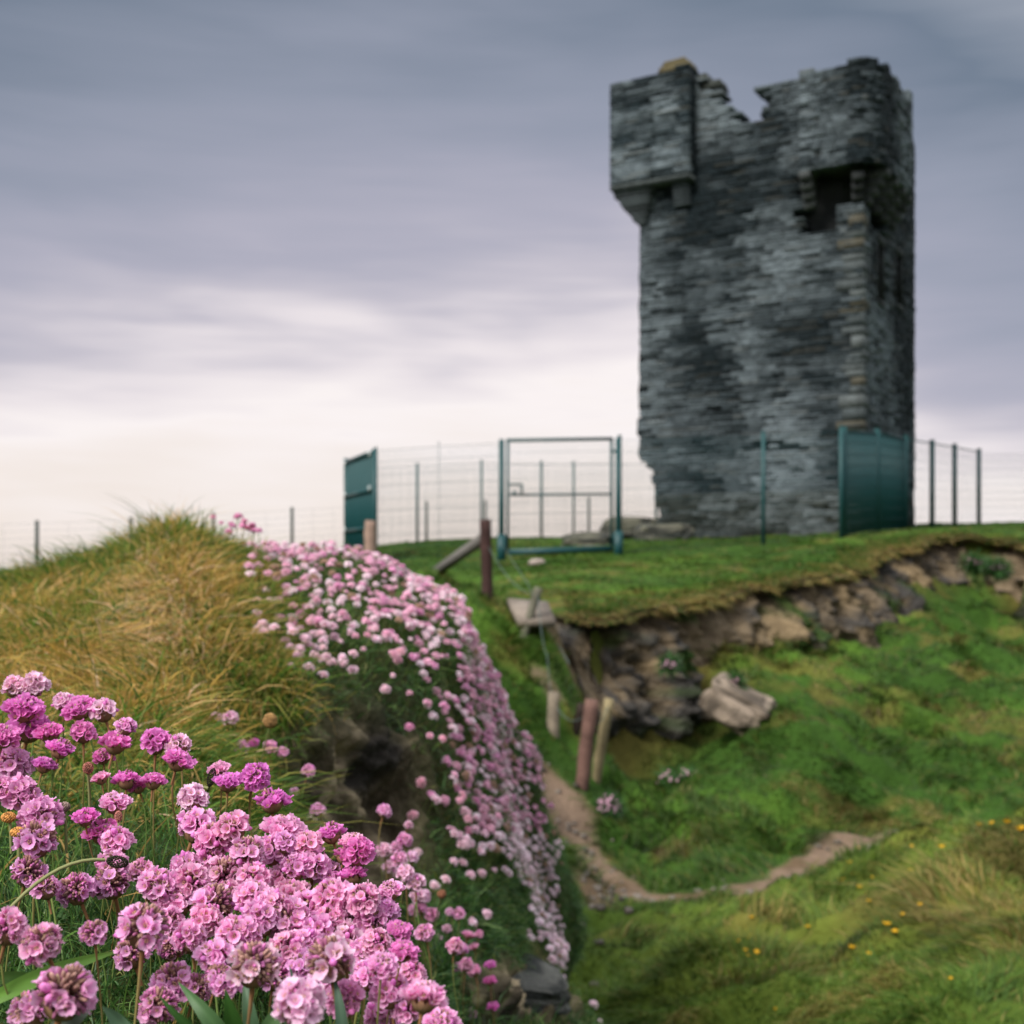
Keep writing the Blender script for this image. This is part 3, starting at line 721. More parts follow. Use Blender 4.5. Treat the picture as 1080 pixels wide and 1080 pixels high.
tag(rock('stone', ((566-540)/F*19.6, 19.6, gz1((566-540)/F*19.6, 19.6)+.03), (.26, .2, .13), 130, ((.25, .2, .17), (.42, .36, .32)), sub=3), 'small pale stone on the turf under the gate', 'stone')
# big boulder stuck out of the cliff foot
bl = rock('boulder', (2.26, 12.3, (600-744)/F*12.3), (.68, .62, .36), 142, ((.09, .072, .055), (.27, .215, .165)), rot=-.35, amp=.26, pw_=.48)
bl.rotation_euler = (.15, .50, -.3)
tag(bl, 'big pale blocky boulder jutting out of the earth cliff foot', 'boulder')
fs = MB()
def slabq(cx, cy, cz, w, d, h, rz, tilt, c):
    M = Matrix.Translation((cx, cy, cz)) @ Matrix.Rotation(rz, 4, 'Z') @ Matrix.Rotation(tilt, 4, 'X')
    pts = []
    for zz in (-h/2, h/2):
        for (a, b) in ((-w/2, -d*.45), (w*.30, -d/2), (w/2, d*.35), (-w*.35, d/2)):
            pts.append(tuple(M @ Vector((a, b, zz))))
    fs.hexa(pts, c)
slabq((561-540)/F*11.6, 11.6, (600-646)/F*11.6, .44, .62, .07, .3, .32, (.24, .20, .165))
tag(fs.build('flat_stone', M_rock), 'flat tilted pale slab lying on the grass behind the leaning post', 'flat stone')

# ------------------------------------------------------------------ fences
def mesh_panel(mb, p, q, zb0, zt0, zb1, zt1, dv=.055, dh=.2, w=.0045, frame=False):
    """welded wire between ground points p and q"""
    p = np.array(p); q = np.array(q); L = np.linalg.norm(q-p); n = max(2, int(L/dv))
    d = np.append((q-p)/L, 0)
    for i in range(n+1):
        t = i/n; b = p*(1-t)+q*t; z0 = zb0*(1-t)+zb1*t; z1 = zt0*(1-t)+zt1*t
        mb.bar((b[0], b[1], z0), (b[0], b[1], z1), w, w)
    m = max(1, int((zt0-zb0)/dh))
    for j in range(m+1):
        t = j/m; a = (p[0], p[1], zb0+(zt0-zb0)*t); c = (q[0], q[1], zb1+(zt1-zb1)*t)
        mb.bar(a, c, w*1.3, w*1.3)
def fence(name, pts, H, label, group=None, dv=.055, pw=.06, wire=.0032, skip=(), sink=.05, ph=.06, dh=.2, zf=None, topr=0, dvs=None, mat=None, wires=None):
    root = empty(name, (pts[0][0], pts[0][1], 0)); tag(root, label, 'fence', group)
    o3 = (-root.location[0], -root.location[1], 0)
    zz = [gz1(*p) if zf is None else zf(*p) for p in pts]
    for p, z in zip(pts, zz):
        pm = MB(); pm.box((p[0]-pw/2, p[1]-pw/2, z-sink), (p[0]+pw/2, p[1]+pw/2, z+H+ph)); pm.box((p[0]-pw/2-.004, p[1]-pw/2-.004, z+H+ph), (p[0]+pw/2+.004, p[1]+pw/2+.004, z+H+ph+.02))
        pm.build('post', mat or M_greenpost, root, loc=o3)
    for i in range(len(pts)-1):
        if i in skip: continue
        mm = MB(); mesh_panel(mm, pts[i], pts[i+1], zz[i]+.05, zz[i]+H, zz[i+1]+.05, zz[i+1]+H, dvs[i] if dvs else dv, dh, wires[i] if wires else wire)
        if topr:
            a, b = pts[i], pts[i+1]; mm.bar((a[0], a[1], zz[i]+H), (b[0], b[1], zz[i+1]+H), topr, topr)
        mm.build('wire_panel', mat or M_green, root, loc=o3)
    return root
def XY(px, Y): return ((px-540)/F*Y, Y)
# zb at a pixel row is simply where the ground is; heights are real metres
fence('mesh_fence', [XY(653.5, 21.0), XY(805, 22.0), XY(887, 22.2)], 1.95, 'green wire mesh fence running in front of the tower from the gate', 'green mesh fences round the tower', skip=())
p0 = np.array([5.93, 22.2]); p1 = np.array([12.5, 33.0])
rp = [tuple(p0+(p1-p0)*t) for t in (.012, .19, .37, .566, .758, 1.0)]
fence('mesh_fence', rp, 1.95, 'green wire mesh fence receding past the right side of the tower', 'green mesh fences round the tower', dv=.03, wire=.0055, dvs=[.026, .026, .16, .16, .16, .16], topr=.025, pw=.09, wires=[.0055, .0055, .004, .004, .004, .004])
fence('mesh_fence', [XY(1032.5, 33.1), (15, 33.6), (18, 34)], 1.9, 'thin green wire mesh fence leading off the picture at right', 'green mesh fences round the tower', wire=.004)
fence('mesh_fence', [XY(368, 31.6), XY(440, 32), XY(508, 32.2), XY(571, 32.5), XY(605, 32.8), XY(692, 33), XY(790, 34)], 2.0, 'green wire mesh fence standing on the skyline behind the gate', 'green mesh fences round the tower', topr=.010, wire=.0036)
fence('mesh_fence', [XY(397, 21.6), XY(463, 21.1), XY(528, 20.6)], 1.95, 'thin wire mesh fence between open green leaf and gate', 'green mesh fences round the tower', skip=(), pw=.012, wire=.004)
fence('stock_fence', [XY(p, y) for p, y in ((-70, 29.5), (39, 30), (138, 30.5), (225, 31), (308, 31.8), (372, 33.5), (450, 35), (512, 35.4), (571, 35.6), (621, 35.9))], 1.12, 'low wire fence with thin posts along the far skyline', None, dv=.6, wire=.0035, pw=.07, ph=.05, dh=.16, mat=material('dull_post', (.045, .06, .055)))
# gate
def gate():
    YL, YR = 20.6, 21.0
    a = XY(529, YL); b = XY(652, YR); zl, zr = gz1(*a), gz1(*b); zl = (HZ-590)/F*YL; zr = (HZ-586)/F*YR
    root = empty('gate', (a[0], a[1], zl)); tag(root, 'closed green steel gate with wire infill between two square posts', 'gate')
    o3 = (-a[0], -a[1], -zl)
    for (p, z, h) in ((a, zl, 2.0), (b, zr, 2.0)):
        m = MB(); m.box((p[0]-.045, p[1]-.045, z-.1), (p[0]+.045, p[1]+.045, z+h)); m.build('gate_post', M_green, root, loc=o3)
    ga = XY(535.5, YL); gb = XY(645, YR)
    f = MB(); g0 = zl+.12; g1 = zl+1.99; h0 = zr+.12; h1 = zr+1.99
    f.bar((*ga, g0), (*ga, g1), .05); f.bar((*gb, h0), (*gb, h1), .05)
    f.bar((ga[0]-.02, ga[1], g1), (gb[0]+.02, gb[1], h1), .055); f.bar((ga[0], ga[1]+.01, g0), (gb[0], gb[1]+.01, h0), .10)
    f.bar((ga[0], ga[1]+.012, g0+.96), (gb[0], gb[1]+.012, h0+.93), .04)
    f.build('gate_frame', M_green, root, loc=o3)
    m = MB(); mesh_panel(m, ga, gb, g0, g1, h0, h1, .05, .2, .0035); m.build('wire_infill', M_green, root, loc=o3)
    m = MB(); lx = ga[0]+.235; m.bar((ga[0], ga[1]-.01, g0+1.13), (lx, ga[1]-.01, g0+1.13), .035); m.bar((lx, ga[1]-.01, g0+1.145), (lx, ga[1]-.01, g0+.95), .04)
    m.box((ga[0]+.08, ga[1]-.05, g0+.94), (ga[0]+.14, ga[1]-.0, g0+1.02)); m.build('latch', M_green, root, loc=o3)
    for z in (.3, 1.75):
        m = MB(); m.box((gb[0], gb[1]-.03, zr+z), (b[0], b[1]-.005, zr+z+.05)); m.build('hinge', M_green, root, loc=o3)
    for (p, z) in ((a, zl), (b, zr)):
        m = MB(); m.box((p[0]-.075, p[1]-.08, z-.1), (p[0]+.075, p[1]-.05, z+.42)); m.build('post_brace', M_green, root, loc=o3)
gate()
def open_leaf():
    a = np.array(XY(395.5, 21.4)); b = np.array(XY(365, 24.6))
    za, zb = (HZ-590)/F*21.4, (HZ-590)/F*24.6
    ta, tb = (HZ-474.5)/F*21.4, (HZ-486)/F*24.6
    root = empty('security_panel', (a[0], a[1], za)); tag(root, 'dark green slatted panel seen edge on, with white bolts, left of the gate', 'fence panel')
    o3 = (-a[0], -a[1], -za); d = (b-a)/np.linalg.norm(b-a); n = np.array([d[1], -d[0]])
    if n[1] > 0: n = -n
    for (p, z0, z1) in ((a, za, ta+.03), (b, zb, tb+.05)):
        m = MB(); m.box((p[0]-.04, p[1]-.04, z0-.2), (p[0]+.04, p[1]+.04, z1)); m.build('post', M_green, root, loc=o3)
    m = MB(); N_ = 60
    for i in range(N_+1):
        t = i/N_; p = a*(1-t)+b*t; z0 = za*(1-t)+zb*t; z1 = ta*(1-t)+tb*t
        m.bar((p[0], p[1], z0), (p[0], p[1], z1-.03), .012, .03, up=(1, 0, 0))
    for j in range(34):
        s_ = j/33; m.bar((*a, za+(ta-za)*s_*.985), (*b, zb+(tb-zb)*s_*.985), .018, .028)
    m.build('slat_infill', M_green, root, loc=o3)
    for s_ in (.985, .64, .29):
        m = MB(); m.bar((*(a+n*.035), za+(ta-za)*s_), (*(b+n*.035), zb+(tb-zb)*s_), .035, .05); r_ = m.build('rail', M_green, root, loc=o3)
        for t in (.04, .9):
            p = a*(1-t)+b*t+n*.07; z = (za*(1-t)+zb*t)+((ta*(1-t)+tb*t)-(za*(1-t)+zb*t))*s_+(-.035 if s_ > .9 else .02)
            k = MB(); k.tube([(p[0], p[1], z), (p[0]+n[0]*.02, p[1]+n[1]*.02, z)], .05, 10)
            k.build('bolt', M_bolt, r_)
open_leaf()

# wooden posts
def post(px0, py0, px1, py1, Y, w, label, c=(.22, .18, .14), c2=None, dY=0, group='old wooden fence posts on the slope', name='wooden_post', sink=.15, topc=None):
    a = Vector(P3(px1, py1, Y)); b = Vector(P3(px0, py0, Y+dY)); d = (b-a)
    r = w/F*Y/2; n = 9; pts = []; rr_ = []; cc = []
    for i in range(n):
        t = i/(n-1)*(1+sink)-sink; pts.append(a+d*t+Vector((random.uniform(-.1, .1)*r, 0, 0))); rr_.append(r*(1+random.uniform(-.08, .08)))
        k = random.uniform(.75, 1.25); base = np.array(c) if c2 is None or i > n//2 else np.array(c2); cc.append(base*k)
    m = MB(); m.tube([p-a for p in pts], rr_, 10, np.array(cc), jit=.06); 
    o = m.build(name, M_wood, None, smooth=False, loc=a); tag(o, label, 'post', group); return o
post(390.5, 549, 391, 600, 16.5, 12, 'pale short wooden post beside the dark green panel', (.28, .19, .15))
post(512.5, 548, 514, 650, 12.2, 11.5, 'upright dark brown post with a diagonal brace against it', (.055, .03, .027))
post(568, 620, 547, 688, 11.3, 9, 'thin grey post leaning right with a pale cut top', (.12, .115, .085), dY=.1)
post(583.5, 730, 584, 812, 10.4, 12.5, 'upright pale grey round post, leftmost of the cluster in the hollow', (.24, .20, .15))
post(624, 738, 614, 828, 10.0, 14.5, 'reddish brown thick post leaning right in the hollow cluster', (.14, .08, .065))
post(642.5, 737, 628, 826, 10.25, 10.5, 'slim yellowish post leaning right, just right of the reddish one', (.22, .18, .10))
post(614, 742, 598, 812, 10.6, 9, 'dark rotten plank leaning behind the reddish post', (.035, .025, .02))
m = MB(); A_ = P3(511, 567, 12.3); B_ = P3(452, 609, 13.4); m.bar(A_, B_, .085, .085, (.14, .13, .12)); tag(m.build('brace', M_wood), 'grey diagonal brace pole leaning on the dark brown post', 'brace')
def strand(name, pts, r, label, sag=.1, c=None):
    m = MB(); out = []
    for i in range(len(pts)-1):
        a, b = Vector(pts[i]), Vector(pts[i+1])
        for k in range(10):
            t = k/10; p = a.lerp(b, t); p.z -= sag*4*t*(1-t); out.append(p)
    out.append(Vector(pts[-1])); m.tube(out, r, 5, smooth_c if c is None else c); tag(m.build(name, M_wire), label, 'wire')
smooth_c = (1, 1, 1)
strand('fence_wire', [P3(513, 572, 12.2), P3(567, 628, 11.35), P3(577, 690, 10.9), P3(585, 742, 10.4), P3(622, 748, 10.0), P3(641, 745, 10.2)], .0035, 'slack fence wire hanging between the dark brown post and the hollow posts', .12)
strand('fence_wire', [P3(531, 575, 20.5), P3(556, 614, 14.5), P3(600, 700, 10.9)], .004, 'thin taut wire running down from the gate post to the slope', .02)

# rock ledge at the foot of the flowering bank
rl = rock('rock_ledge', P3(545, 1032, 2.62), (.22, .24, .06), 171, ((.03, .032, .03), (.10, .10, .09)), rot=.3, sub=5, amp=.2); rl.rotation_euler = (.1, .22, .3)
tag(rl, 'dark flat rock ledge poking out under the trailing thrift', 'rock')
# ------------------------------------------------------------------ blades of grass and leaves as real geometry
def blades(name, P, D, H, Wd, bend, c0, c1, seg, mat, label, cat=None):
    """P roots, D unit growth direction, H length, Wd width, bend vector (displacement of the tip), colours root/tip"""
    n = len(P); a = rng.uniform(0, 2*math.pi, n)
    side = np.stack([np.cos(a), np.sin(a), np.zeros(n)], 1)
    side -= D*(side*D).sum(1)[:, None]; side /= np.linalg.norm(side, axis=1)[:, None]
    k = 2*seg+1; V = np.zeros((n, k, 3)); C = np.zeros((n, k, 3))
    for j in range(seg+1):
        t = j/seg; c = P+D*(H*t*(1-.15*t))[:, None]+bend*(t**2)[..., None] if not np.isscalar(t) else P+D*(H*t*(1-.15*t))[:, None]+bend*t**2
        w = Wd*(1-t**1.6)*.5+Wd*.06
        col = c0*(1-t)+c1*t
        if j < seg:
            V[:, 2*j] = c-side*w[:, None]; V[:, 2*j+1] = c+side*w[:, None]; C[:, 2*j] = col; C[:, 2*j+1] = col
        else: V[:, 2*j] = c; C[:, 2*j] = col
    base = (np.arange(n)*k)[:, None]
    Qs = np.concatenate([base+np.array([[2*j, 2*j+1, 2*j+3, 2*j+2]]) for j in range(seg-1)]) if seg > 1 else None
    T = base+np.array([[2*seg-2, 2*seg-1, 2*seg]])
    o = obj(name, mesh(name, V.reshape(-1, 3), Qs, T, C.reshape(-1, 3)), mat)
    tag(o, label, cat or 'grass', None, 'stuff'); return o
def unit(v): return v/np.maximum(np.linalg.norm(v, axis=1), 1e-9)[:, None]
def pick(colors, w, n):
    colors = np.array(colors); w = np.asarray(w, float)
    if w.ndim == 1: w = np.tile(w, (n, 1))
    w = w/w.sum(1, keepdims=True); r = rng.random(n)[:, None]; i = (np.cumsum(w, 1) < r).sum(1).clip(0, len(colors)-1)
    return colors[i]*rng.uniform(.7, 1.3, (n, 1))
GREEN = [(.024, .060, .009), (.048, .105, .014), (.085, .15, .02), (.15, .135, .03), (.26, .18, .07)]

# --- turf of the plateau, hollow and mound
def ground_turf(N):
    ang = np.radians(rng.uniform(-27, 27, N)); r = np.exp(rng.uniform(math.log(3.6), math.log(37), N))
    x = r*np.sin(ang); y = r*np.cos(ang)
    m = ~((x < .1) & (y < 7)); x, y, r = x[m], y[m], r[m]
    z, s, d = terrain_z(x, y); c, cov, dry = ground_color(x, y, s, d)
    # leave out what lies under the cliff strip
    keep = (rng.random(len(x)) < cov) & ~((x > .5) & (y < 26) & (d > -.22) & (d < .22))
    x, y, z, s, d, r, c, dry = [q[keep] for q in (x, y, z, s, d, r, c, dry)]
    n = len(x); e = .02
    lean = np.stack([fbm(x*1.7, y*1.7, 0, 3, 201), fbm(x*1.7, y*1.7, 9, 3, 202), np.zeros(n)], 1)
    tuss = sm(.12, .5, fbm(x*2.6, y*3.4, 3, 3, 205))
    H = (.036+.04*rng.random(n)*(1-.4*s)+(.06+.11*rng.random(n))*tuss*(1-.75*s))*(1+.4*dry)
    D = unit(lean*.5+rng.normal(0, .28, (n, 3))*[1, 1, 0]+[0, 0, 1])
    bend = (lean*.8+rng.normal(0, .3, (n, 3)))*H[:, None]; bend[:, 2] = -np.abs(bend[:, 2])-.15*H
    w = np.stack([.30-.1*s, .5+0*dry, .28+.25*s, .10+.5*dry, .03+.9*dry**1.5], 1)
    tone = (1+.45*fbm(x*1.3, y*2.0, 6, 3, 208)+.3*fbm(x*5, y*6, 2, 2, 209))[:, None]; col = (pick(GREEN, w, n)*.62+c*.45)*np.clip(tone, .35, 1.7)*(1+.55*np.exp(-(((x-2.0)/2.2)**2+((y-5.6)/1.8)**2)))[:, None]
    Wd = np.clip(r*.0011, .004, .03)*rng.uniform(.7, 1.4, n)
    P = np.stack([x, y, z-.008], 1)
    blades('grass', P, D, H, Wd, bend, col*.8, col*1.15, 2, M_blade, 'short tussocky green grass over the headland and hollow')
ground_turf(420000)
# --- turf lip of the cliff
def lip_turf():
    m, n, _ = CL_V.shape; N = 42000
    i = rng.integers(0, n-1, N); j = rng.integers(0, int(m*.17), N)
    P = CL_V[j, i]+(CL_V[j, i+1]-CL_V[j, i])*rng.random((N, 1)); Nn = CL_N[i]
    edge = j/(m*.17); tk = P[:, 0] > .55
    P, Nn, edge, i = P[tk], Nn[tk], edge[tk], i[tk]; n_ = len(P)
    pr = .35+.65*edge; k = rng.random(n_) < pr; P, Nn, edge, i = P[k], Nn[k], edge[k], i[k]; n_ = len(P)
    out = np.concatenate([Nn, np.zeros((n_, 1))], 1)
    D = unit(out*(.2+.9*edge[:, None]**3)+rng.normal(0, .35, (n_, 3))+[0, 0, .9])
    cl = sm(-.2, .6, fbm(CL_S[i]*3, 0, 0, 3, 207))
    H = (.04+.05*rng.random(n_))*(1+1.3*edge**3*cl)
    bend = out*(H*edge**2*.8)[:, None]+[0, 0, -1]*(H*edge**2*1.3)[:, None]
    d = edge**2*.9
    col = pick(GREEN, np.stack([.3+0*d, .5-.3*d, .3-.2*d, .15+.7*d, .05+1.0*d], 1), n_)
    r = np.hypot(P[:, 0], P[:, 1])
    col = col+np.array([.16, .095, .03])*(d*cl)[:, None]; blades('grass', P, D, H, np.clip(r*.0011, .004, .03), bend, col*.8, col*1.1, 2, M_blade, 'dry grass overhanging the eroded cliff edge')
    # sparse tufts and moss on the face
    N = 9000; i = rng.integers(0, n-1, N); j = rng.integers(int(m*.45), m-1, N)
    P = CL_V[j, i]; q = fbm(CL_S[i]*1.4, P[:, 2]*2, 4, 3, 71); k = (q > .38) & (P[:, 0] > .5); P = P[k]; Nn = CL_N[i[k]]; n_ = len(P)
    out = np.concatenate([Nn, np.zeros((n_, 1))], 1); D = unit(out+rng.normal(0, .4, (n_, 3))+[0, 0, .4]); H = .04+.06*rng.random(n_)
    col = pick(GREEN, [.4, .4, .1, .1, .1], n_)
    blades('grass', P, D, H, np.full(n_, .014), np.tile([0, 0, -.03], (n_, 1)), col*.7, col, 2, M_blade, 'green tufts growing on the cliff face')
lip_turf()

# --- near bank
cell = np.linalg.norm(np.cross(G[1:, :-1]-G[:-1, :-1], G[:-1, 1:]-G[:-1, :-1]), axis=-1)
def sample_bank(dens, N, s=0):
    w = (cell*dens[:-1, :-1]).ravel(); cw = np.cumsum(w); k = np.searchsorted(cw, rng.random(N)*cw[-1]); i, j = np.divmod(k, NV-1)
    a, b = rng.random((N, 1)), rng.random((N, 1))
    P = G[i, j]*(1-a)*(1-b)+G[i+1, j]*a*(1-b)+G[i, j+1]*(1-a)*b+G[i+1, j+1]*a*b
    return P, NB[i, j], i, j
inview = (PXn > -160) & (PXn < 900) & (PYn > 380) & (PYn < 1400) & (Y_ > .25) & (Y_ < 5.0)
inview = np.where(inview, 1.0, .22*((Y_ > .1) & (Y_ < 6.5) & (X > -3.2) & (X < .7)))
edge_n = 22*fbm(X*5, Y_*5, 0, 3, 211)
cush = np.where(Y_ > 1.35, sm(272, 315, PXn+edge_n-.10*(PYn-650)), 0)
fgc = sm(1.55, 1.05, Y_+.12*fbm(X*6, Y_*6, 0, 3, 212))
cush = np.clip(np.maximum(cush, fgc), 0, 1)
cover = (1-np.clip(1.3*rockm, 0, 1))
grassw = (1-cush)*cover
tuss_top = gauss(185, 545, 75, 30); straw = gauss(168, 655, 38, 42)
# hillock grass
def bank_grass(N):
    dens = inview*(grassw+.02*cover)*(1/np.maximum(Y_, 1.2)**1.0)*(1+1.5*tuss_top)
    P, Nn, i, j = sample_bank(dens, N)
    n = N; x, y, z = P.T
    tt = tuss_top[i, j]; ss = straw[i, j]; dz = np.clip(dryz[i, j], 0, 1.2); back = sm(3.2, 3.8, y)
    lx = fbm(x*2.2, y*2.2, 0, 3, 221)+.35; ly = fbm(x*2.2, y*2.2, 5, 3, 222)-.5
    lean = np.stack([lx, ly, 0*x], 1)
    tus = sm(-.1, .6, fbm(x*3.2, y*3.2, 2, 3, 223))
    D = unit(lean*(.22-.2*tt)[:, None]+rng.normal(0, .30, (n, 3))*[1, 1, .3]+Nn*.25+[0, 0, .9])
    H = (.045+.05*rng.random(n)+.06*tus*rng.random(n))*(1+.9*tt)*(1-.45*back)*np.where(rng.random(n) < .14, 1.6, 1)
    H = H*sm(-.2, 1.0, grassw[i, j]+.3)
    bend = (lean*.40+rng.normal(0, .42, (n, 3)))*H[:, None]*(.8-.5*tt)[:, None]; bend[:, 2] = -np.abs(bend[:, 2])-.2*H*(1-tt)
    # straw tuft combed over to the left
    bend = bend+ss[:, None]*H[:, None]*np.array([-.7, -.3, -.45])
    pn = fbm(x*2.6, y*2.6, 4, 4, 224)
    dr = np.clip(.12+.60*dz+.45*pn, 0.02, 1)
    g = [(.045, .105, .015), (.11, .20, .025), (.25, .24, .045), (.50, .32, .075), (.62, .39, .16), (.70, .48, .30)]
    w = np.stack([.45*(1-dr)+.10, .9*(1-dr)+.12, .45+0*dr, .75*dr, .34*dr, .05*dr+.0*ss], 1)
    w = w*(1-ss[:, None])+ss[:, None]*np.array([.15, .3, .4, .7, .8, .6])
    col = pick(g, w, n)
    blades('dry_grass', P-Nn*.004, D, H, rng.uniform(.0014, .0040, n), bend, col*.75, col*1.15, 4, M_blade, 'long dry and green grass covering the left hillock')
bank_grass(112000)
# fine cushion foliage of the thrift
def cushion(N, ymin, ymax, hl, wd, name, label, k):
    dens = inview*cush*cover*(Y_ >= ymin)*(Y_ < ymax)*(1/np.maximum(Y_, .5)**k)
    dens = dens*(.5+.5*(rockm < .1))
    P, Nn, i, j = sample_bank(dens, N); n = N; x, y, z = P.T
    clump = fbm(x*14, y*14, z*14, 2, 231)
    D = unit(Nn*.9+rng.normal(0, .55, (n, 3))+np.stack([vnoise(x*18, y*18, z*18, 232), vnoise(x*18, y*18, z*18, 233), 0*x+.5], 1)*.8)
    H = (hl[0]+(hl[1]-hl[0])*rng.random(n))*(1+.4*clump)
    bend = rng.normal(0, .3, (n, 3))*H[:, None]; bend[:, 2] -= .25*H
    pn = fbm(x*3, y*3, z*3, 3, 234)
    yl = np.clip(.10+.5*pn+.9*gauss(420, 640, 90, 50)[i, j], 0, 1)
    col = pick([(.022, .070, .016), (.055, .135, .028), (.13, .23, .05), (.24, .25, .07)], np.stack([.55+0*yl, .8+0*yl, .25+.5*yl, .03+.35*yl], 1), n)
    P = P+Nn*(.02*clump*(y > 1.4)+.006)[:, None]
    blades(name, P, D, H, rng.uniform(wd[0], wd[1], n), bend, col*.8, col*1.15, 2, M_leaf, label, 'foliage')
cushion(170000, 0, 1.75, (.014, .036), (.0008, .0015), 'thrift_leaves', 'fine green thrift foliage cushion under the foreground flowers', 1.3)
cushion(170000, 1.6, 5.0, (.018, .045), (.0014, .0030), 'thrift_leaves', 'dark green thrift foliage hanging down the flowering bank', .6)
# loose grass blades through the foreground
def fg_grass(N):
    dens = inview*fgc*(Y_ < 1.5)*(Y_ > .4)*(.15+sm(.7, 1.2, Y_))
    P, Nn, i, j = sample_bank(dens, N); n = N
    D = unit(rng.normal(0, .35, (n, 3))*[1, 1, .2]+[.1, -.1, 1]); H = .05+.06*rng.random(n)
    bend = rng.normal(0, .45, (n, 3))*H[:, None]; bend[:, 2] = -np.abs(bend[:, 2])
    col = pick([(.05, .13, .02), (.09, .19, .03), (.18, .2, .04), (.42, .27, .08)], [.6, 1, .4, .3], n)
    blades('grass', P, D, H, rng.uniform(.001, .0024, n), bend, col*.8, col*1.1, 5, M_blade, 'thin grass blades growing among the foreground thrift')
fg_grass(3000)

# ------------------------------------------------------------------ thrift flowers
PAL = {'pink': ((.82, .25, .56), (.99, .60, .83)), 'pale': ((.86, .42, .66), (.99, .72, .87)), 'deep': ((.70, .10, .48), (.93, .33, .75)), 'lilac': ((.74, .24, .56), (.95, .54, .82))}
def frame_of(d):
    d = np.array(d)/np.linalg.norm(d); u = np.cross(d, [0, 0, 1]) if abs(d[2]) < .9 else np.cross(d, [0, 1, 0]); u /= np.linalg.norm(u); return d, u, np.cross(d, u)
def floret(mb, c, d, R, cup, pal, spin, hi=True):
    d, u, v = frame_of(d); b0, b1 = [np.array(q) for q in PAL[pal]]
    tone = random.uniform(.85, 1.12); ns, ntt = (5, 5) if hi else (3, 3)
    for k in range(5):
        ph = spin+2*math.pi*k/5+random.uniform(-.18, .18); cp = cup*random.uniform(.65, 1.35); Rk = R*random.uniform(.82, 1.16)
        e = u*math.cos(ph)+v*math.sin(ph); f = -u*math.sin(ph)+v*math.cos(ph)
        V = []; C = []
        for i in range(ns):
            s = i/(ns-1); rad = Rk*(.10+.9*s**1.1); h = Rk*(-.55+cp*(.95*math.sin(s*1.45))+.12*s)
            wd = Rk*.55*math.sin(math.pi*(.10+.66*s**.85))
            for j in range(ntt):
                t = 2*j/(ntt-1)-1
                notch = (1-.10*(1-abs(t))*(s > .99)) - .18*(abs(t) > .9)*(s > .99)
                p = np.array(c)+e*(rad*notch)+f*(wd*t)+d*(h+Rk*.16*t*t*s)
                V.append(p)
                col = b0*(1-s)+b1*s
                if s < .3: col = col*.35+np.array([.80, .62, .50])*.65 if s < .05 else col*.9
                C.append(np.clip(col*tone*(1-.10*(abs(t) < .2)), 0, 1))
        Q = [(i*ntt+j, i*ntt+j+1, (i+1)*ntt+j+1, (i+1)*ntt+j) for i in range(ns-1) for j in range(ntt-1)]
        mb.add(V, Q, None, np.array(C))
    if hi:      # stamens
        for k in range(5):
            ph = spin+2*math.pi*(k+.5)/5; p = np.array(c)+(u*math.cos(ph)+v*math.sin(ph))*R*.14+d*R*(-.1)
            q = p+d*R*.22+(u*math.cos(ph)+v*math.sin(ph))*R*.05
            mb.bar(p, q, R*.07, c=(.78, .55, .30))
def podlet(mb, c, d, r, L, col, n=5):
    d, u, v = frame_of(d); V = []; C = []
    for i, (s, w) in enumerate(((0, .5), (.35, 1), (.75, .8))):
        for k in range(n):
            a = 2*math.pi*k/n+i*.3; V.append(np.array(c)+d*(L*s)+(u*math.cos(a)+v*math.sin(a))*r*w); C.append(np.array(col)*random.uniform(.8, 1.2))
    V.append(np.array(c)+d*L); C.append(np.array(col)*1.1)
    Q = [(i*n+k, i*n+(k+1) % n, (i+1)*n+(k+1) % n, (i+1)*n+k) for i in range(2) for k in range(n)]; T = [(2*n+k, 2*n+(k+1) % n, 3*n) for k in range(n)]
    mb.add(V, Q, T, np.array(C))
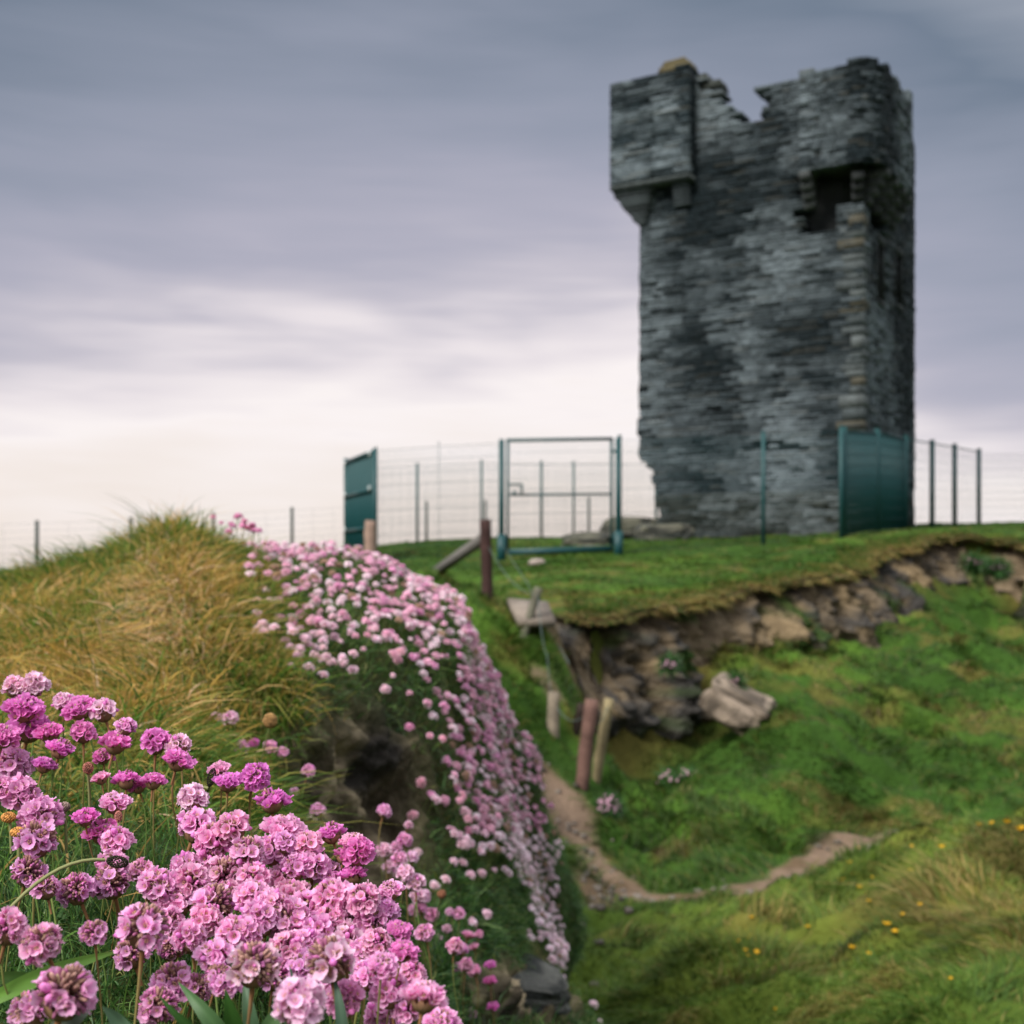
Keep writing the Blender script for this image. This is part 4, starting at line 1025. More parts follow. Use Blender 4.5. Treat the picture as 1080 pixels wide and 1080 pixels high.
def head_mesh(style, pal, seed):
    """petals mesh and centre mesh of one head about 24 mm across, origin under the head"""
    random.seed(seed); mb = MB(); ce = MB(); ga = math.pi*(3-math.sqrt(5))
    n = {'full': 44, 'cup': 30, 'old': 42}[style]
    for i in range(n):
        if style == 'cup': pol = math.radians(8+62*math.sqrt((i+.5)/n))
        else: pol = math.radians(6+108*((i+.5)/n)**.62)
        pol += random.uniform(-.12, .12); az = i*ga+random.uniform(-.25, .25)
        d = np.array([math.sin(pol)*math.cos(az), math.sin(pol)*math.sin(az), math.cos(pol)])
        rc = .0083*random.uniform(.86, 1.16)
        if style == 'cup':
            c = np.array([0, 0, .001])+d*np.array([.0098, .0098, .0090]); dd = d*.6+np.array([0, 0, .55])
        else: c = np.array([0, 0, .006])+d*rc; dd = d+np.array([random.gauss(0, .15), random.gauss(0, .15), .12])
        drop = {'full': .10 if pol > .6 else .45, 'cup': .05, 'old': .35 if pol > .9 else .92}[style]
        if style == 'old' and math.cos(az-1.1) < -.55: drop = max(drop, .75)
        if random.random() < drop:
            col = random.choice([(.30, .15, .13), (.42, .24, .20), (.36, .12, .22), (.22, .12, .09), (.60, .18, .42)])
            podlet(ce, c-d*.004, d, .0010, .0048, col)
            for q in range(3):
                d2 = d+np.random.default_rng(seed*100+i*3+q).normal(0, .3, 3); podlet(ce, np.array([0, 0, .006])+d2/np.linalg.norm(d2)*.0058, d2, .0009, .0042, np.array(col)*random.uniform(.6, 1.3))
        elif random.random() < .08: podlet(mb, c-d*.002, dd, .0017, .0056, np.array(PAL['deep'][1])*.9, 7)
        else: floret(mb, c, dd, .0037*random.uniform(.85, 1.15), random.uniform(.55, .95) if style != 'cup' else random.uniform(.95, 1.3), pal, random.uniform(0, 6))
    for i in range(40 if style != 'cup' else 18):      # inner calyces fill the middle
        z = 1-1.5*(i+.5)/40 if style != 'cup' else .9-.5*i/18; az = i*ga; r = math.sqrt(max(0, 1-z*z)); d = np.array([r*math.cos(az), r*math.sin(az), z])
        podlet(ce, np.array([0, 0, .005])+d*.0045, d, .0012, .0042, random.choice([(.32, .17, .14), (.45, .2, .3), (.24, .13, .12), (.40, .28, .18)]))
    br = MB(); K = 9
    for k in range(K):       # papery bracts under the head
        az = 2*math.pi*k/K+random.uniform(-.2, .2); e = np.array([math.cos(az), math.sin(az), 0]); f = np.array([-math.sin(az), math.cos(az), 0])
        sc = 1.0 if style != 'cup' else 1.15; V = []; C = []
        for (s, r, h, w) in ((0, .0008, -.0035, .0008), (.4, .0042, -.0020, .0024), (.75, .0062*sc, .0016, .0026), (1, .0068*sc, .0046, .0010)):
            for t in (-1, 0, 1):
                V.append(e*(r-.0004*abs(t))+f*(w*t)+np.array([0, 0, h])); C.append(np.array([.10, .10, .03])*(1-s)+np.array([.36, .19, .12])*s)
        Q = [(i*3+j, i*3+j+1, (i+1)*3+j+1, (i+1)*3+j) for i in range(3) for j in range(2)]; br.add(V, Q, None, np.array(C))
    for s in (ce, br):
        if not s.v: s.add([(0, 0, 0)]*3, None, [(0, 1, 2)])
    mk = lambda s, nm, mat: (lambda me: (me.materials.append(mat), me)[1])(mesh(nm, np.concatenate(s.v), np.concatenate(s.q) if s.q else None, np.concatenate(s.t) if s.t else None, np.concatenate(s.c), True))
    return mk(mb, 'petals', M_petal), mk(ce, 'flower_centre', M_bract), mk(br, 'bracts', M_bract)
HEADS = {}
for si, (style, pal, cnt) in enumerate([('full', 'pink', 4), ('full', 'pale', 3), ('full', 'lilac', 2), ('cup', 'deep', 4), ('cup', 'pink', 2), ('old', 'lilac', 3), ('old', 'pink', 2), ('full', 'deep', 2), ('cup', 'pale', 2), ('old', 'pale', 2)]):
    HEADS[(style, pal)] = [head_mesh(style, pal, 1000+si*10+i) for i in range(cnt)]
def small_head_geo(seed):
    """light head for distances where florets are a pixel or two"""
    random.seed(seed); V = []; T = []; C = []; n = 0
    for i in range(22):
        pol = math.radians(4+82*((i+.5)/22)**.6)+random.uniform(-.1, .1); az = i*2.39996+random.uniform(-.4, .4); d = np.array([math.sin(pol)*math.cos(az), math.sin(pol)*math.sin(az), math.cos(pol)])
        d, u, v = frame_of(d); c = np.array([0, 0, .002])+d*np.array([.0072, .0072, .0058])*random.uniform(.8, 1.2); R_ = .0044*random.uniform(.7, 1.25); t = random.uniform(.7, 1.12)
        V.append(c); C.append(np.array([.90, .36, .56])*t)
        for k in range(5):
            a = 2*math.pi*k/5+i; V.append(c+(u*math.cos(a)+v*math.sin(a))*R_+d*R_*.7); C.append(np.array([1.0, .64, .76])*t*random.uniform(.9, 1.1))
        T += [(n, n+1+k, n+1+(k+1) % 5) for k in range(5)]; n += 6
    # green-brown base
    V.append(np.array([0, 0, -.003])); C.append(np.array([.10, .10, .04]))
    for k in range(6): a = k*math.pi/3; V.append(np.array([math.cos(a)*.006, math.sin(a)*.006, .002])); C.append(np.array([.22, .13, .08]))
    T += [(n, n+1+(k+1) % 6, n+1+k) for k in range(6)]
    return np.array(V), np.array(T), np.clip(np.array(C), 0, 1)
SMALL = [small_head_geo(50+i) for i in range(5)]
def small_mesh(g, mul, i):
    me = mesh('petals', g[0], None, g[1], np.clip(g[2]*mul, 0, 1)); me.materials.append(M_petal); return me
SMALLM = [small_mesh(g, m, 0) for g in SMALL for m in (np.array([1, 1, 1]), np.array([1.05, 1.25, 1.15]), np.array([.95, .75, .92]))]
GRP = 'pink thrift flowers on the near bank'
FL = []
def ground_below(x, y, z):
    gz, gn = bank_z(x, y); return gz
def thrift(px, py, size, Y, style, pal, label, tilt=None, variant=None, small=False, stemc=None, base=None, maxlen=.15):
    hx, hy, hz = P3(px, py, Y)
    hz -= size/F*Y*.25
    scale = size*Y/F/.024*1.04
    root = empty('thrift_flower', (hx, hy, hz)); tag(root, label, 'flower', GRP)
    if tilt is None: tilt = (random.uniform(-.35, .30), random.uniform(-.35, .35))
    rot = (tilt[0]+.15, tilt[1], 0)
    if base is None:
        bx, by = hx+random.uniform(-.02, .02), hy+random.uniform(-.012, .03)
        g = ground_below(bx, by, hz)
        if g is None or g > hz-.02: g = hz-.035
        g = max(g, hz-maxlen)-.004
    else: bx, by, g = base
    M = Matrix.Rotation(rot[1], 3, 'Y') @ Matrix.Rotation(rot[0], 3, 'X')
    up = M @ Vector((0, 0, 1)); E0 = Vector((bx-hx, by-hy, g-hz)); E1 = Vector((0, 0, 0))-up*.002; L_ = E0.length
    c1_ = E0+Vector((0, 0, L_*.45)); c2_ = E1-up*L_*.35; pts = []
    ns_ = 5 if small else 10
    for k in range(ns_):
        t = k/(ns_-1); pts.append(E0*(1-t)**3+c1_*3*t*(1-t)**2+c2_*3*t*t*(1-t)+E1*t**3)
    sr = .00062*min(scale, 1.25) if not small else .0007
    c0 = np.array((.13, .22, .05)); c1 = np.array(stemc or random.choice([(.26, .26, .08), (.30, .20, .08), (.18, .27, .07), (.28, .14, .07)]))
    cc = np.array([c0*(1-k/(ns_-1))+c1*(k/(ns_-1)) for k in range(ns_)])
    rad = [sr*(1.0 if k < ns_-2 else 1.25) for k in range(ns_)]
    m = MB(); m.tube(pts, rad, 6 if not small else 4, cc, cap=False); m.build('stem', M_stem, root, True)
    if small:
        me = random.choice(SMALLM) if variant is None else SMALLM[variant]; o = obj('petals', me, None, root, None, (rot[0], rot[1], random.uniform(0, 6)), scale)
    else:
        H = random.choice(HEADS[(style, pal)]); rz = random.uniform(0, 6.28)
        Rm = (M @ Matrix.Rotation(rz, 3, 'Z')).to_euler()
        for me, nm in zip(H, ('petals', 'flower_centre', 'bracts')): obj(nm, me, None, root, None, Rm, scale)
        m = MB(); m.tube([-up*.014*scale, -up*.008*scale, -up*.002*scale], [.0008*scale, .0009*scale, .0013*scale], 7, (.30, .15, .07), cap=False); m.build('sheath', M_bract, root, True)
    FL.append(root); return root
def fY(py): return .58+(1085-py)/360*.38
random.seed(21)
C_, F_, O_ = 'cup', 'full', 'old'
FG = [  # px, py, size, style, palette, label (None -> label of its clump)
 (14,725,27,F_,'pale','palest thrift head at the far upper left edge of the spray'), (37,723,30,F_,'pale','pale thrift head with spread petals, topmost of the left spray'),
 (24,746,38,C_,'deep',None), (67,741,23,F_,'pale','small pale thrift head between the left spray and the purple one'), (86,746,34,C_,'deep','flared purple thrift head on a long stem, highest of the upper left purple ones'),
 (111,750,29,F_,'pale','loose pale thrift head just right of the flared purple one'), (29,765,44,C_,'deep',None), (53,772,30,C_,'deep',None), (88,773,28,F_,'deep',None), (132,767,23,F_,'pink','round light pink thrift head standing alone against ochre grass'),
 (62,789,28,C_,'deep',None), (120,783,32,C_,'deep','wide purple cup-shaped thrift head under the round light pink one'), (109,797,22,C_,'deep',None), (164,783,32,F_,'deep','tall deep pink thrift head on a long stem in the middle of the ochre grass'),
 (190,787,28,F_,'pale','pale thrift head tucked behind two deep pink heads'), (186,801,31,C_,'deep','deep pink thrift head with reddish bracts below the pale one'), (14,806,40,F_,'lilac',None), (22,838,42,F_,'lilac',None), (2,775,34,C_,'deep',None), (0,830,30,F_,'lilac',None), (45,806,24,C_,'deep',None),
 (107,820,19,C_,'pink',None), (133,822,27,C_,'deep','left one of two small purple heads side by side on brown stems'), (147,829,20,C_,'deep',None), (161,823,25,C_,'deep','right one of two small purple heads side by side on brown stems'),
 (121,846,31,C_,'pink','low pink thrift head half hidden by thin stems'), (90,861,26,C_,'deep','small flat lilac thrift head low in the green grass'), (44,862,46,F_,'lilac',None), (38,886,48,O_,'lilac',None), (27,918,40,O_,'lilac',None),
 (109,876,36,C_,'deep',None), (124,889,36,F_,'pink',None), (204,843,34,F_,'pale','washed out pale thrift head behind a long bare stem'), (232,810,22,C_,'pink',None), (240,824,29,C_,'deep','small round deep pink head left of a larger twin above the clump'), (267,818,33,F_,'deep','larger deep pink head right of its twin above the clump'), (287,844,35,C_,'deep','flared magenta thrift head standing above the right of the dense clump'),
 (204,871,44,F_,'pink',None), (227,887,46,F_,'pink',None), (249,873,38,F_,'pink',None), (298,873,44,C_,'pink','broad pink head on a short stem above the right side of the clump'), (258,900,42,O_,'pink',None), (289,898,38,F_,'pink',None), (329,891,34,F_,'pink',None),
 (351,878,30,C_,'deep',None), (373,887,28,C_,'pink',None), (378,900,36,F_,'deep','deep magenta round head at the right shoulder of the clump'), (362,902,24,C_,'deep',None), (329,913,38,F_,'pink',None), (373,922,29,C_,'deep',None), (298,929,36,F_,'pink',None), (244,922,46,O_,'pink',None),
 (196,913,34,F_,'pink',None), (120,912,34,F_,'lilac',None), (120,930,44,O_,'lilac',None), (84,937,42,O_,'lilac',None), (50,936,32,O_,'lilac',None), (164,935,44,F_,'pink',None), (187,950,46,C_,'pink',None), (222,953,50,O_,'pink',None), (267,949,44,F_,'pink',None), (150,920,30,O_,'pink',None),
 (151,978,58,O_,'pink','large full thrift head with a brown middle, left of the clump'), (142,1004,42,O_,'lilac',None), (100,983,32,O_,'lilac','small dull lilac thrift head with many brown calyces'), (49,993,48,O_,'pink','lone pink head with open florets and brown middle on dark foliage'), (6,980,42,F_,'pink','pink thrift head cut by the left edge, low'),
 (64,1048,70,O_,'lilac','very large lilac head with a fuzzy brown middle at the bottom left'), (34,1066,48,O_,'lilac',None), (413,938,28,C_,'pink','small flared head with brown cup on a red stem right of the clump'), (387,949,38,F_,'pink',None), (352,944,42,F_,'pink',None), (326,958,42,F_,'pink',None),
 (307,975,50,F_,'pink',None), (275,971,46,F_,'pink',None), (249,985,42,F_,'pink',None), (202,990,38,F_,'pink',None), (391,973,40,F_,'lilac',None), (420,980,26,C_,'deep','magenta bud-like head at the right rim of the clump'), (424,1002,30,C_,'deep','pointed magenta head under the bud-like one at the right rim'), (402,1016,32,C_,'pink','half closed head in a green cup on a thick pale stem'),
 (364,993,44,F_,'pale',None), (350,1013,58,O_,'pale','big pale pink head with a dark centre, right of the middle of the clump'), (384,1004,40,F_,'pink',None), (267,1018,58,O_,'pale','big light pink head with drooping florets, bottom middle'), (227,1010,42,F_,'pink',None), (180,1034,48,O_,'lilac',None), (164,1058,46,O_,'lilac',None),
 (316,1060,60,F_,'pale','largest pale pink head cut by the bottom edge'), (366,1053,42,F_,'lilac',None), (413,1047,44,F_,'pink',None), (446,1050,46,C_,'pink','lowest right pink head of the foreground clump'), (431,1028,34,F_,'pink',None), (464,1075,36,C_,'pink',None), (404,1071,44,F_,'pink',None),
 (204,1042,36,O_,'lilac',None), (334,985,44,F_,'pink',None), (300,1000,44,F_,'pink',None), (322,1020,40,F_,'lilac',None), (288,1030,36,O_,'lilac',None), (240,1040,34,F_,'lilac',None), (176,975,36,F_,'pink',None), (228,1030,34,O_,'lilac',None), (206,930,40,F_,'pink',None), (270,925,36,F_,'pink',None), (310,945,40,F_,'pink',None),
 (345,925,36,F_,'lilac',None), (405,962,32,F_,'lilac',None), (285,955,38,F_,'pink',None), (340,1040,38,F_,'pink',None), (385,1030,38,F_,'pink',None), (180,1000,34,O_,'lilac',None), (345,970,38,F_,'pink',None), (375,955,34,F_,'pink',None), (240,945,36,F_,'pink',None), (430,1065,34,F_,'pink',None), (222,905,34,F_,'pink',None), (310,915,34,F_,'lilac',None), (360,960,34,F_,'lilac',None), (260,985,36,F_,'pink',None), (320,995,36,F_,'pink',None), (215,970,36,F_,'pink',None), (395,992,34,F_,'pink',None), (300,890,26,F_,'lilac',None)]
def clump_label(px, py):
    if px < 130 and py < 850: return 'deep pink thrift head in upper left spray'
    if px < 62 and py < 950: return 'lilac thrift head stacked at the left edge'
    if px < 135 and py < 990: return 'dull pink thrift head round the black seed head'
    if px < 130: return 'lilac thrift head in the bottom left corner'
    if py < 850: return 'small pink thrift head in grass above clump'
    return 'pink thrift head in the dense foreground clump'
for (px, py, sz, st, pal, lab) in FG:
    back = 0 if lab else random.uniform(-.02, .03)
    sc_ = 1.03
    thrift(px, py, sz*sc_, fY(py)+back-(.07 if lab and py > 940 else 0), st, pal, lab or clump_label(px, py))
MID = [(229,758,15,F_,1),(242,757,18,F_,1),(237,786,11,F_,0),(256,789,17,F_,0),(268,784,12,F_,2),(285,788,16,F_,0),(300,794,13,F_,0),(324,813,16,F_,0),(337,855,18,F_,0),(329,861,12,F_,1),(404,856,17,F_,0),(428,886,18,F_,0),(405,896,18,F_,1),(416,895,16,F_,0),(422,907,19,F_,0),(428,921,22,F_,1),(439,932,22,F_,1),
 (484,964,14,F_,0),(444,958,16,F_,0),(456,965,16,F_,0),(449,984,22,F_,0),(493,986,14,C_,0),(500,998,11,C_,0),(479,998,20,F_,0),(487,1002,16,F_,0),(491,1018,17,F_,0),(501,1024,16,F_,0),(456,1022,15,C_,0),(517,1017,12,C_,2),(517,1034,14,C_,2),(520,1061,12,C_,2),(496,1069,14,F_,1),(436,1024,12,F_,1),(471,980,11,F_,1),(475,962,10,F_,1),(505,985,10,F_,0),(483,1020,13,F_,0),(434,905,16,F_,1),(410,915,16,F_,1),(448,945,16,F_,1),(436,960,14,F_,0),(300,850,12,F_,1),(310,835,10,F_,1),(273,862,10,F_,1),(430,870,10,F_,1),(440,945,18,F_,1),(462,990,12,F_,1),(440,1000,14,F_,0),(470,1040,13,F_,0)]
for k, (px, py, sz, st, pv) in enumerate(MID):
    pal = ('pink', 'pale', 'deep')[pv]; Y = .0225*F/max(sz, 13); 
    if px < 345: Y = min(max(Y, 1.35), 1.75); lab = 'small light thrift head between clump and dry grass'
    else: Y = min(Y, 2.0); lab = 'small thrift head on green slope beside foreground clump'
    if (px, py) == (404, 856): lab = 'single thrift head on a green stem against the dark rock gully'
    if (px, py) == (324, 813): lab = 'single pink thrift head on a curved stem left of the rock gully'
    if (px, py) == (337, 855): lab = 'flat topped pink thrift head just above the clump under the gully rock'
    thrift(px, py, sz, Y, 'cup' if st == C_ else 'full', pal if (st != C_ or pal != 'x') else 'pink', lab, maxlen=.14)
# spray against the sky on the hillock's right shoulder
for k, (px, py, sz) in enumerate([(251,544,9),(244,553,8),(256,554,9),(262,556,8),(267,559,8),(273,559,7),(241,560,8),(258,549,7),(233,551,5),(225,545,6),(266,553,7)]):
    thrift(px, py, sz*1.15, 2.95, 'full', 'deep', 'purple thrift head in spray against the sky', small=True, variant=(k*3+2) % 15)
# ---- thrift over the bank
def band(pts, wdt):
    """distance based density round a polyline in degrees-like picture units of the surface"""
    d2 = np.full(PXn.shape, 1e9)
    for (a, b) in zip(pts[:-1], pts[1:]):
        a_ = np.array(a[:2], float); b_ = np.array(b[:2], float); d = b_-a_; L2 = (d**2).sum(); t = np.clip(((PXn-a_[0])*d[0]+(PYn-a_[1])*d[1])/L2, 0, 1)
        r = np.hypot(PXn-a_[0]-t*d[0], PYn-a_[1]-t*d[1])/(a[2]*(1-t)+b[2]*t); d2 = np.minimum(d2, r)
    return np.exp(-(d2/wdt)**2)
far_ = (Y_ > 2.0) & (Y_ < 4.6)
crest = band([(290, 592, 14), (345, 600, 22), (400, 620, 34), (450, 650, 34), (490, 690, 24), (515, 745, 18), (532, 810, 18), (545, 870, 20)], 1.0)
tail = band([(505, 880, 16), (550, 905, 22), (572, 950, 17), (575, 1010, 13), (570, 1035, 8)], 1.0)
mid_ = gauss(380, 650, 85, 45)*.55+gauss(420, 720, 70, 40)*.14+gauss(470, 780, 55, 60)*.40+gauss(495, 860, 45, 60)*.40+gauss(465, 840, 45, 90)*.26+gauss(440, 690, 60, 35)*.3
leftc = gauss(330, 690, 30, 16)*1.0+gauss(345, 715, 20, 16)*.9
foot = gauss(612, 1015, 16, 26)*.7+gauss(618, 1040, 10, 20)*.5
upl = gauss(300, 625, 28, 20)*.45+gauss(270, 575, 22, 10)*.7+gauss(325, 640, 20, 25)*.3+gauss(292, 585, 22, 12)*.6
pinkd = far_*cover*(crest*.95+tail*1.9+mid_*1.25+leftc*1.6+foot+upl)*(PXn > 245)
P, Nn, ii, jj = sample_bank(pinkd*np.where(Y_ > 4.0, .5, 1), 12000)
ok = []; used = {}
for k in range(len(P)):
    key = tuple((P[k]/.019).astype(int))
    if any((key[0]+a, key[1]+b, key[2]+c) in used and np.linalg.norm(used[(key[0]+a, key[1]+b, key[2]+c)]-P[k]) < .0158 for a in (-1, 0, 1) for b in (-1, 0, 1) for c in (-1, 0, 1)): continue
    used[key] = P[k]; ok.append(k)
    if len(ok) >= 2900: break
P, Nn, ii, jj = P[ok], Nn[ok], ii[ok], jj[ok]
up = np.array([0, 0, 1.0]); Hd = unit(Nn*.8+up*.75+rng.normal(0, .18, P.shape)+np.array([.1, -.25, 0]))
HP = P+Hd*rng.uniform(.028, .055, (len(P), 1))
q_ = np.stack([540+F*HP[:, 0]/HP[:, 1], HZ-F*HP[:, 2]/HP[:, 1]], 1)
# facing and in view first, nearest of those as single flowers
vis = (Nn*(-P)).sum(1) > -.02
order = np.argsort(np.where(vis, HP[:, 1], 99))
nind = max(0, 296-len(FL)); single = set(order[:nind].tolist())
def bank_label(px, py):
    if px > 597 and py > 960: return 'small thrift head on lowest tuft beyond ledge'
    if px < 372 and 665 < py < 750: return 'pale thrift head in cushion overhanging the gully'
    if py > 880: return 'light pink thrift head on trailing lower bank'
    if py > 690: return 'pink thrift head on dark green bank face'
    return 'pink thrift head on crest of flowering bank'
V_, T_, C_l, n_ = [], [], [], 0; stm = MB()
def rot_to(d):
    d, u, v = frame_of(d); a = random.uniform(0, 6.28); return np.stack([u*math.cos(a)+v*math.sin(a), -u*math.sin(a)+v*math.cos(a), d], 1)
for k in range(len(P)):
    sz = random.choice([random.uniform(.85, 1.1), random.uniform(.85, 1.1), random.uniform(.5, .8)]); leftish = q_[k, 0] < 375 and q_[k, 1] > 660; pale_ = q_[k, 1] > 880 or leftish or random.random() < .3
    fade = random.random() < .07
    mul = np.array([.55, .62, .35]) if fade else np.array([1.08, 1.42, 1.25]) if pale_ else (np.array([1, 1, 1]) if random.random() < .7 else np.array([.9, .75, .9]))
    if k in single:
        r = empty('thrift_flower', tuple(HP[k])); tag(r, bank_label(*q_[k]), 'flower', GRP)
        R3 = Matrix(rot_to(Hd[k]).tolist()).to_euler(); vi = random.randrange(5)*3+(1 if pale_ else (0 if random.random() < .75 else 2))
        obj('petals', SMALLM[vi], None, r, None, R3, sz*.98)
        m = MB(); e0 = P[k]-HP[k]; m.tube([tuple(e0), tuple(e0*.5+np.array([0, 0, .004])), (0, 0, 0)], .0007, 4, (.16, .2, .06), cap=False); m.build('stem', M_stem, r, True); FL.append(r)
    else:
        g = SMALL[random.randrange(5)]; Rm = rot_to(Hd[k]); V_.append(g[0]*sz*np.array([1, 1, random.uniform(.7, 1.1)])@Rm.T+HP[k]); T_.append(g[1]+n_); C_l.append(np.clip(g[2]*mul*random.uniform(.9, 1.08), 0, 1)); n_ += len(g[0])
        stm.tube([tuple(P[k]), tuple(HP[k])], .0007, 3, (.16, .2, .06), cap=False)
sf = obj('thrift_flowers', mesh('thrift_flowers', np.concatenate(V_), None, np.concatenate(T_), np.concatenate(C_l)), M_petal)
tag(sf, 'mass of small pink thrift heads along the crest and edge of the bank', 'flowers', GRP, 'stuff')
ss_ = stm.build('stems', M_stem, sf, True)
# distant cushions of thrift: on the ledge behind the bank edge, in the cliff and by the posts
def far_cushion(px, py, Y, rx, rz, nfl, label, seed, hang=1.0, snap=None):
    r0 = np.random.default_rng(seed); c = np.array(P3(px, py, Y)); m = MB(); V, T, C, n = [], [], [], 0
    W_ = rx/F*Y; Hh = rz/F*Y
    if snap == 'bank': c = np.array(BVH.find_nearest(Vector(c))[0])
    elif snap: c[2] = gz1(c[0], c[1])+Hh*.35
    for k in range(int(nfl*9)):
        d = r0.normal(0, 1, 3); d /= np.linalg.norm(d); d[1] *= .8; p = c+d*np.array([W_, W_, Hh])*r0.random()**.4*.9
        e = unit((d+r0.normal(0, .5, 3))[None])[0]*.05*Y/5; s_ = np.cross(e, r0.normal(0, 1, 3)); s_ = s_/np.linalg.norm(s_)*.004*Y/5
        m.add([p-s_, p+s_, p+e], None, [(0, 1, 2)], np.array([.03, .085, .02])*r0.uniform(.6, 1.6))
    root = m.build('thrift_cushion', M_leaf, None, False); tag(root, label, 'plant', 'distant thrift cushions')
    for k in range(nfl):
        d = r0.normal(0, 1, 3); d /= np.linalg.norm(d); d[1] = -abs(d[1]); d[2] = abs(d[2])*1.0-.25*hang*r0.random(); p = c+d*np.array([W_, W_*.8, Hh])
        g = SMALL[k % 5]; Rm = rot_to(unit((d+[0, -.3, .6])[None])[0]); V.append(g[0]@Rm.T*1.15+p); T.append(g[1]+n); C.append(np.clip(g[2]*np.array([1, 1.15, 1.1])*r0.uniform(.85, 1.05), 0, 1)); n += len(g[0])
    obj('flowers', mesh('flowers', np.concatenate(V), None, np.concatenate(T), np.concatenate(C)), M_petal, root)
far_cushion(564, 800, 4.4, 17, 22, 90, 'pink thrift cushion hanging beyond the bank edge in front of the posts', 1, snap='bank')
far_cushion(642, 800, 9.7, 12, 14, 40, 'small pink thrift cushion at the foot of the wooden posts', 2, snap='g')
far_cushion(705, 702, 11.9, 8, 8, 22, 'tiny pink thrift tuft high on the eroded cliff face', 3)
far_cushion(716, 797, 11.4, 26, 12, 26, 'dark tuft dotted with pink in the grass under the cliff', 4, snap='g')
far_cushion(1052, 601, 19.6, 10, 7, 45, 'pink thrift tuft on the bare bank at the far right', 5)
far_cushion(1027, 594, 19.6, 10, 7, 25, 'second thrift tuft left of the far right one, mostly leaf', 6)
far_cushion(776, 722, 12.3, 5, 7, 26, 'pink tuft standing on top of the pale boulder', 7)

# ------------------------------------------------------------------ small plants in the foreground
def seedhead(px, py, Y, sx, sy, label, col, stem_to, rot=0, group='brown seed heads in the foreground'):
    c = Vector(P3(px, py, Y)); k = Y/F; root = empty('seed_head', c); tag(root, label, 'seed head', group)
    m = MB(); r0 = random.Random(int(px)); Rz = Matrix.Rotation(rot, 3, 'Y')
    for i in range(110):
        z = 1-2*(i+.5)/110; a = i*2.39996; r = math.sqrt(1-z*z); d = Rz @ Vector((r*math.cos(a)*sx, r*math.sin(a)*sx, z*sy)); d = d*(k/2)
        dn = d.normalized(); podlet(m, np.array(d)*.75, np.array(dn), .10*sx*k, .16*max(sx, 6)*k, np.array(col)*r0.uniform(.5, 1.6), 4)
    V = []; 
    m.build('spike', M_bract, root, True)
    m = MB(); end = Vector(P3(*stem_to))-c; st = Rz @ Vector((0, 0, -sy*k/2)); pts = []
    for i in range(10):
        t = i/9; mid = (st+end)/2+Vector((0, 0, .02)); pts.append(st*(1-t)**2+mid*2*t*(1-t)+end*t*t)
    m.tube(pts, .0011, 6, (.24, .25, .10), cap=False); m.build('stem', M_stem, root, True)
seedhead(124, 909, .735, 13, 27, 'black oval plantain seed head on a long arching stem', (.035, .035, .02), (0, 970, .70), rot=1.72)
seedhead(223, 820, .88, 9, 24, 'dark ribwort seed head leaning by the small pink heads', (.03, .026, .02), (185, 870, .9), rot=.25)
seedhead(285, 760, 1.45, 15, 16, 'tan dried flower head on a green stem beside the hillock', (.38, .22, .09), (272, 830, 1.5))
seedhead(93, 810, .85, 11, 13, 'closed reddish brown bud on a straight stem in the left grass', (.34, .13, .10), (96, 900, .86))
seedhead(125, 861, .80, 8, 13, 'narrow reddish bud low between two pink heads', (.45, .18, .15), (126, 900, .8))
seedhead(9, 862, .82, 15, 10, 'withered orange flower head at the left edge', (.55, .26, .08), (12, 900, .82))
seedhead(19, 878, .81, 16, 10, 'withered orange flower head just below the left edge one', (.58, .28, .08), (20, 915, .81))
seedhead(68, 851, .84, 12, 10, 'greyish faded thrift head in the grass at left', (.28, .2, .17), (70, 900, .84))
seedhead(466, 943, 1.75, 9, 9, 'round brown bud on a thin stem right of the clump', (.32, .14, .08), (458, 985, 1.8))
seedhead(249, 700, 2.0, 6, 8, 'tiny dark bud in the hillock grass', (.03, .02, .02), (250, 730, 2.0)) if False else None
def leaf(mb, pts, w, col, fold=.25):
    """strap leaf along pts with a folded midrib"""
    pts = [Vector(p) for p in pts]; n = len(pts); V = []; C = []
    for i, p in enumerate(pts):
        t = i/(n-1); d = (pts[min(i+1, n-1)]-pts[max(i-1, 0)]).normalized(); s = d.cross(Vector((0, -1, .25))).normalized(); up_ = s.cross(d)
        ww = w*math.sin(math.pi*(.12+.86*t)**.8)/2
        for k in (-1, -.5, 0, .5, 1): V.append(tuple(p+s*ww*k+up_*abs(k)*ww*fold)); C.append(np.array(col)*(1.25 if k == 0 else 1)*random.uniform(.92, 1.08))
    Q = [(i*5+j, i*5+j+1, (i+1)*5+j+1, (i+1)*5+j) for i in range(n-1) for j in range(4)]; mb.add(V, Q, None, np.array(C))
def bez(a, b, c, n=12): a, b, c = Vector(a), Vector(b), Vector(c); return [a*(1-t)**2+b*2*t*(1-t)+c*t*t for t in np.linspace(0, 1, n)]
ro = empty('leaf_rosette', P3(270, 1130, .60)); tag(ro, 'rosette of broad dark green strap leaves at the bottom under the clump', 'plant'); rl_ = tuple(-v for v in ro.location)
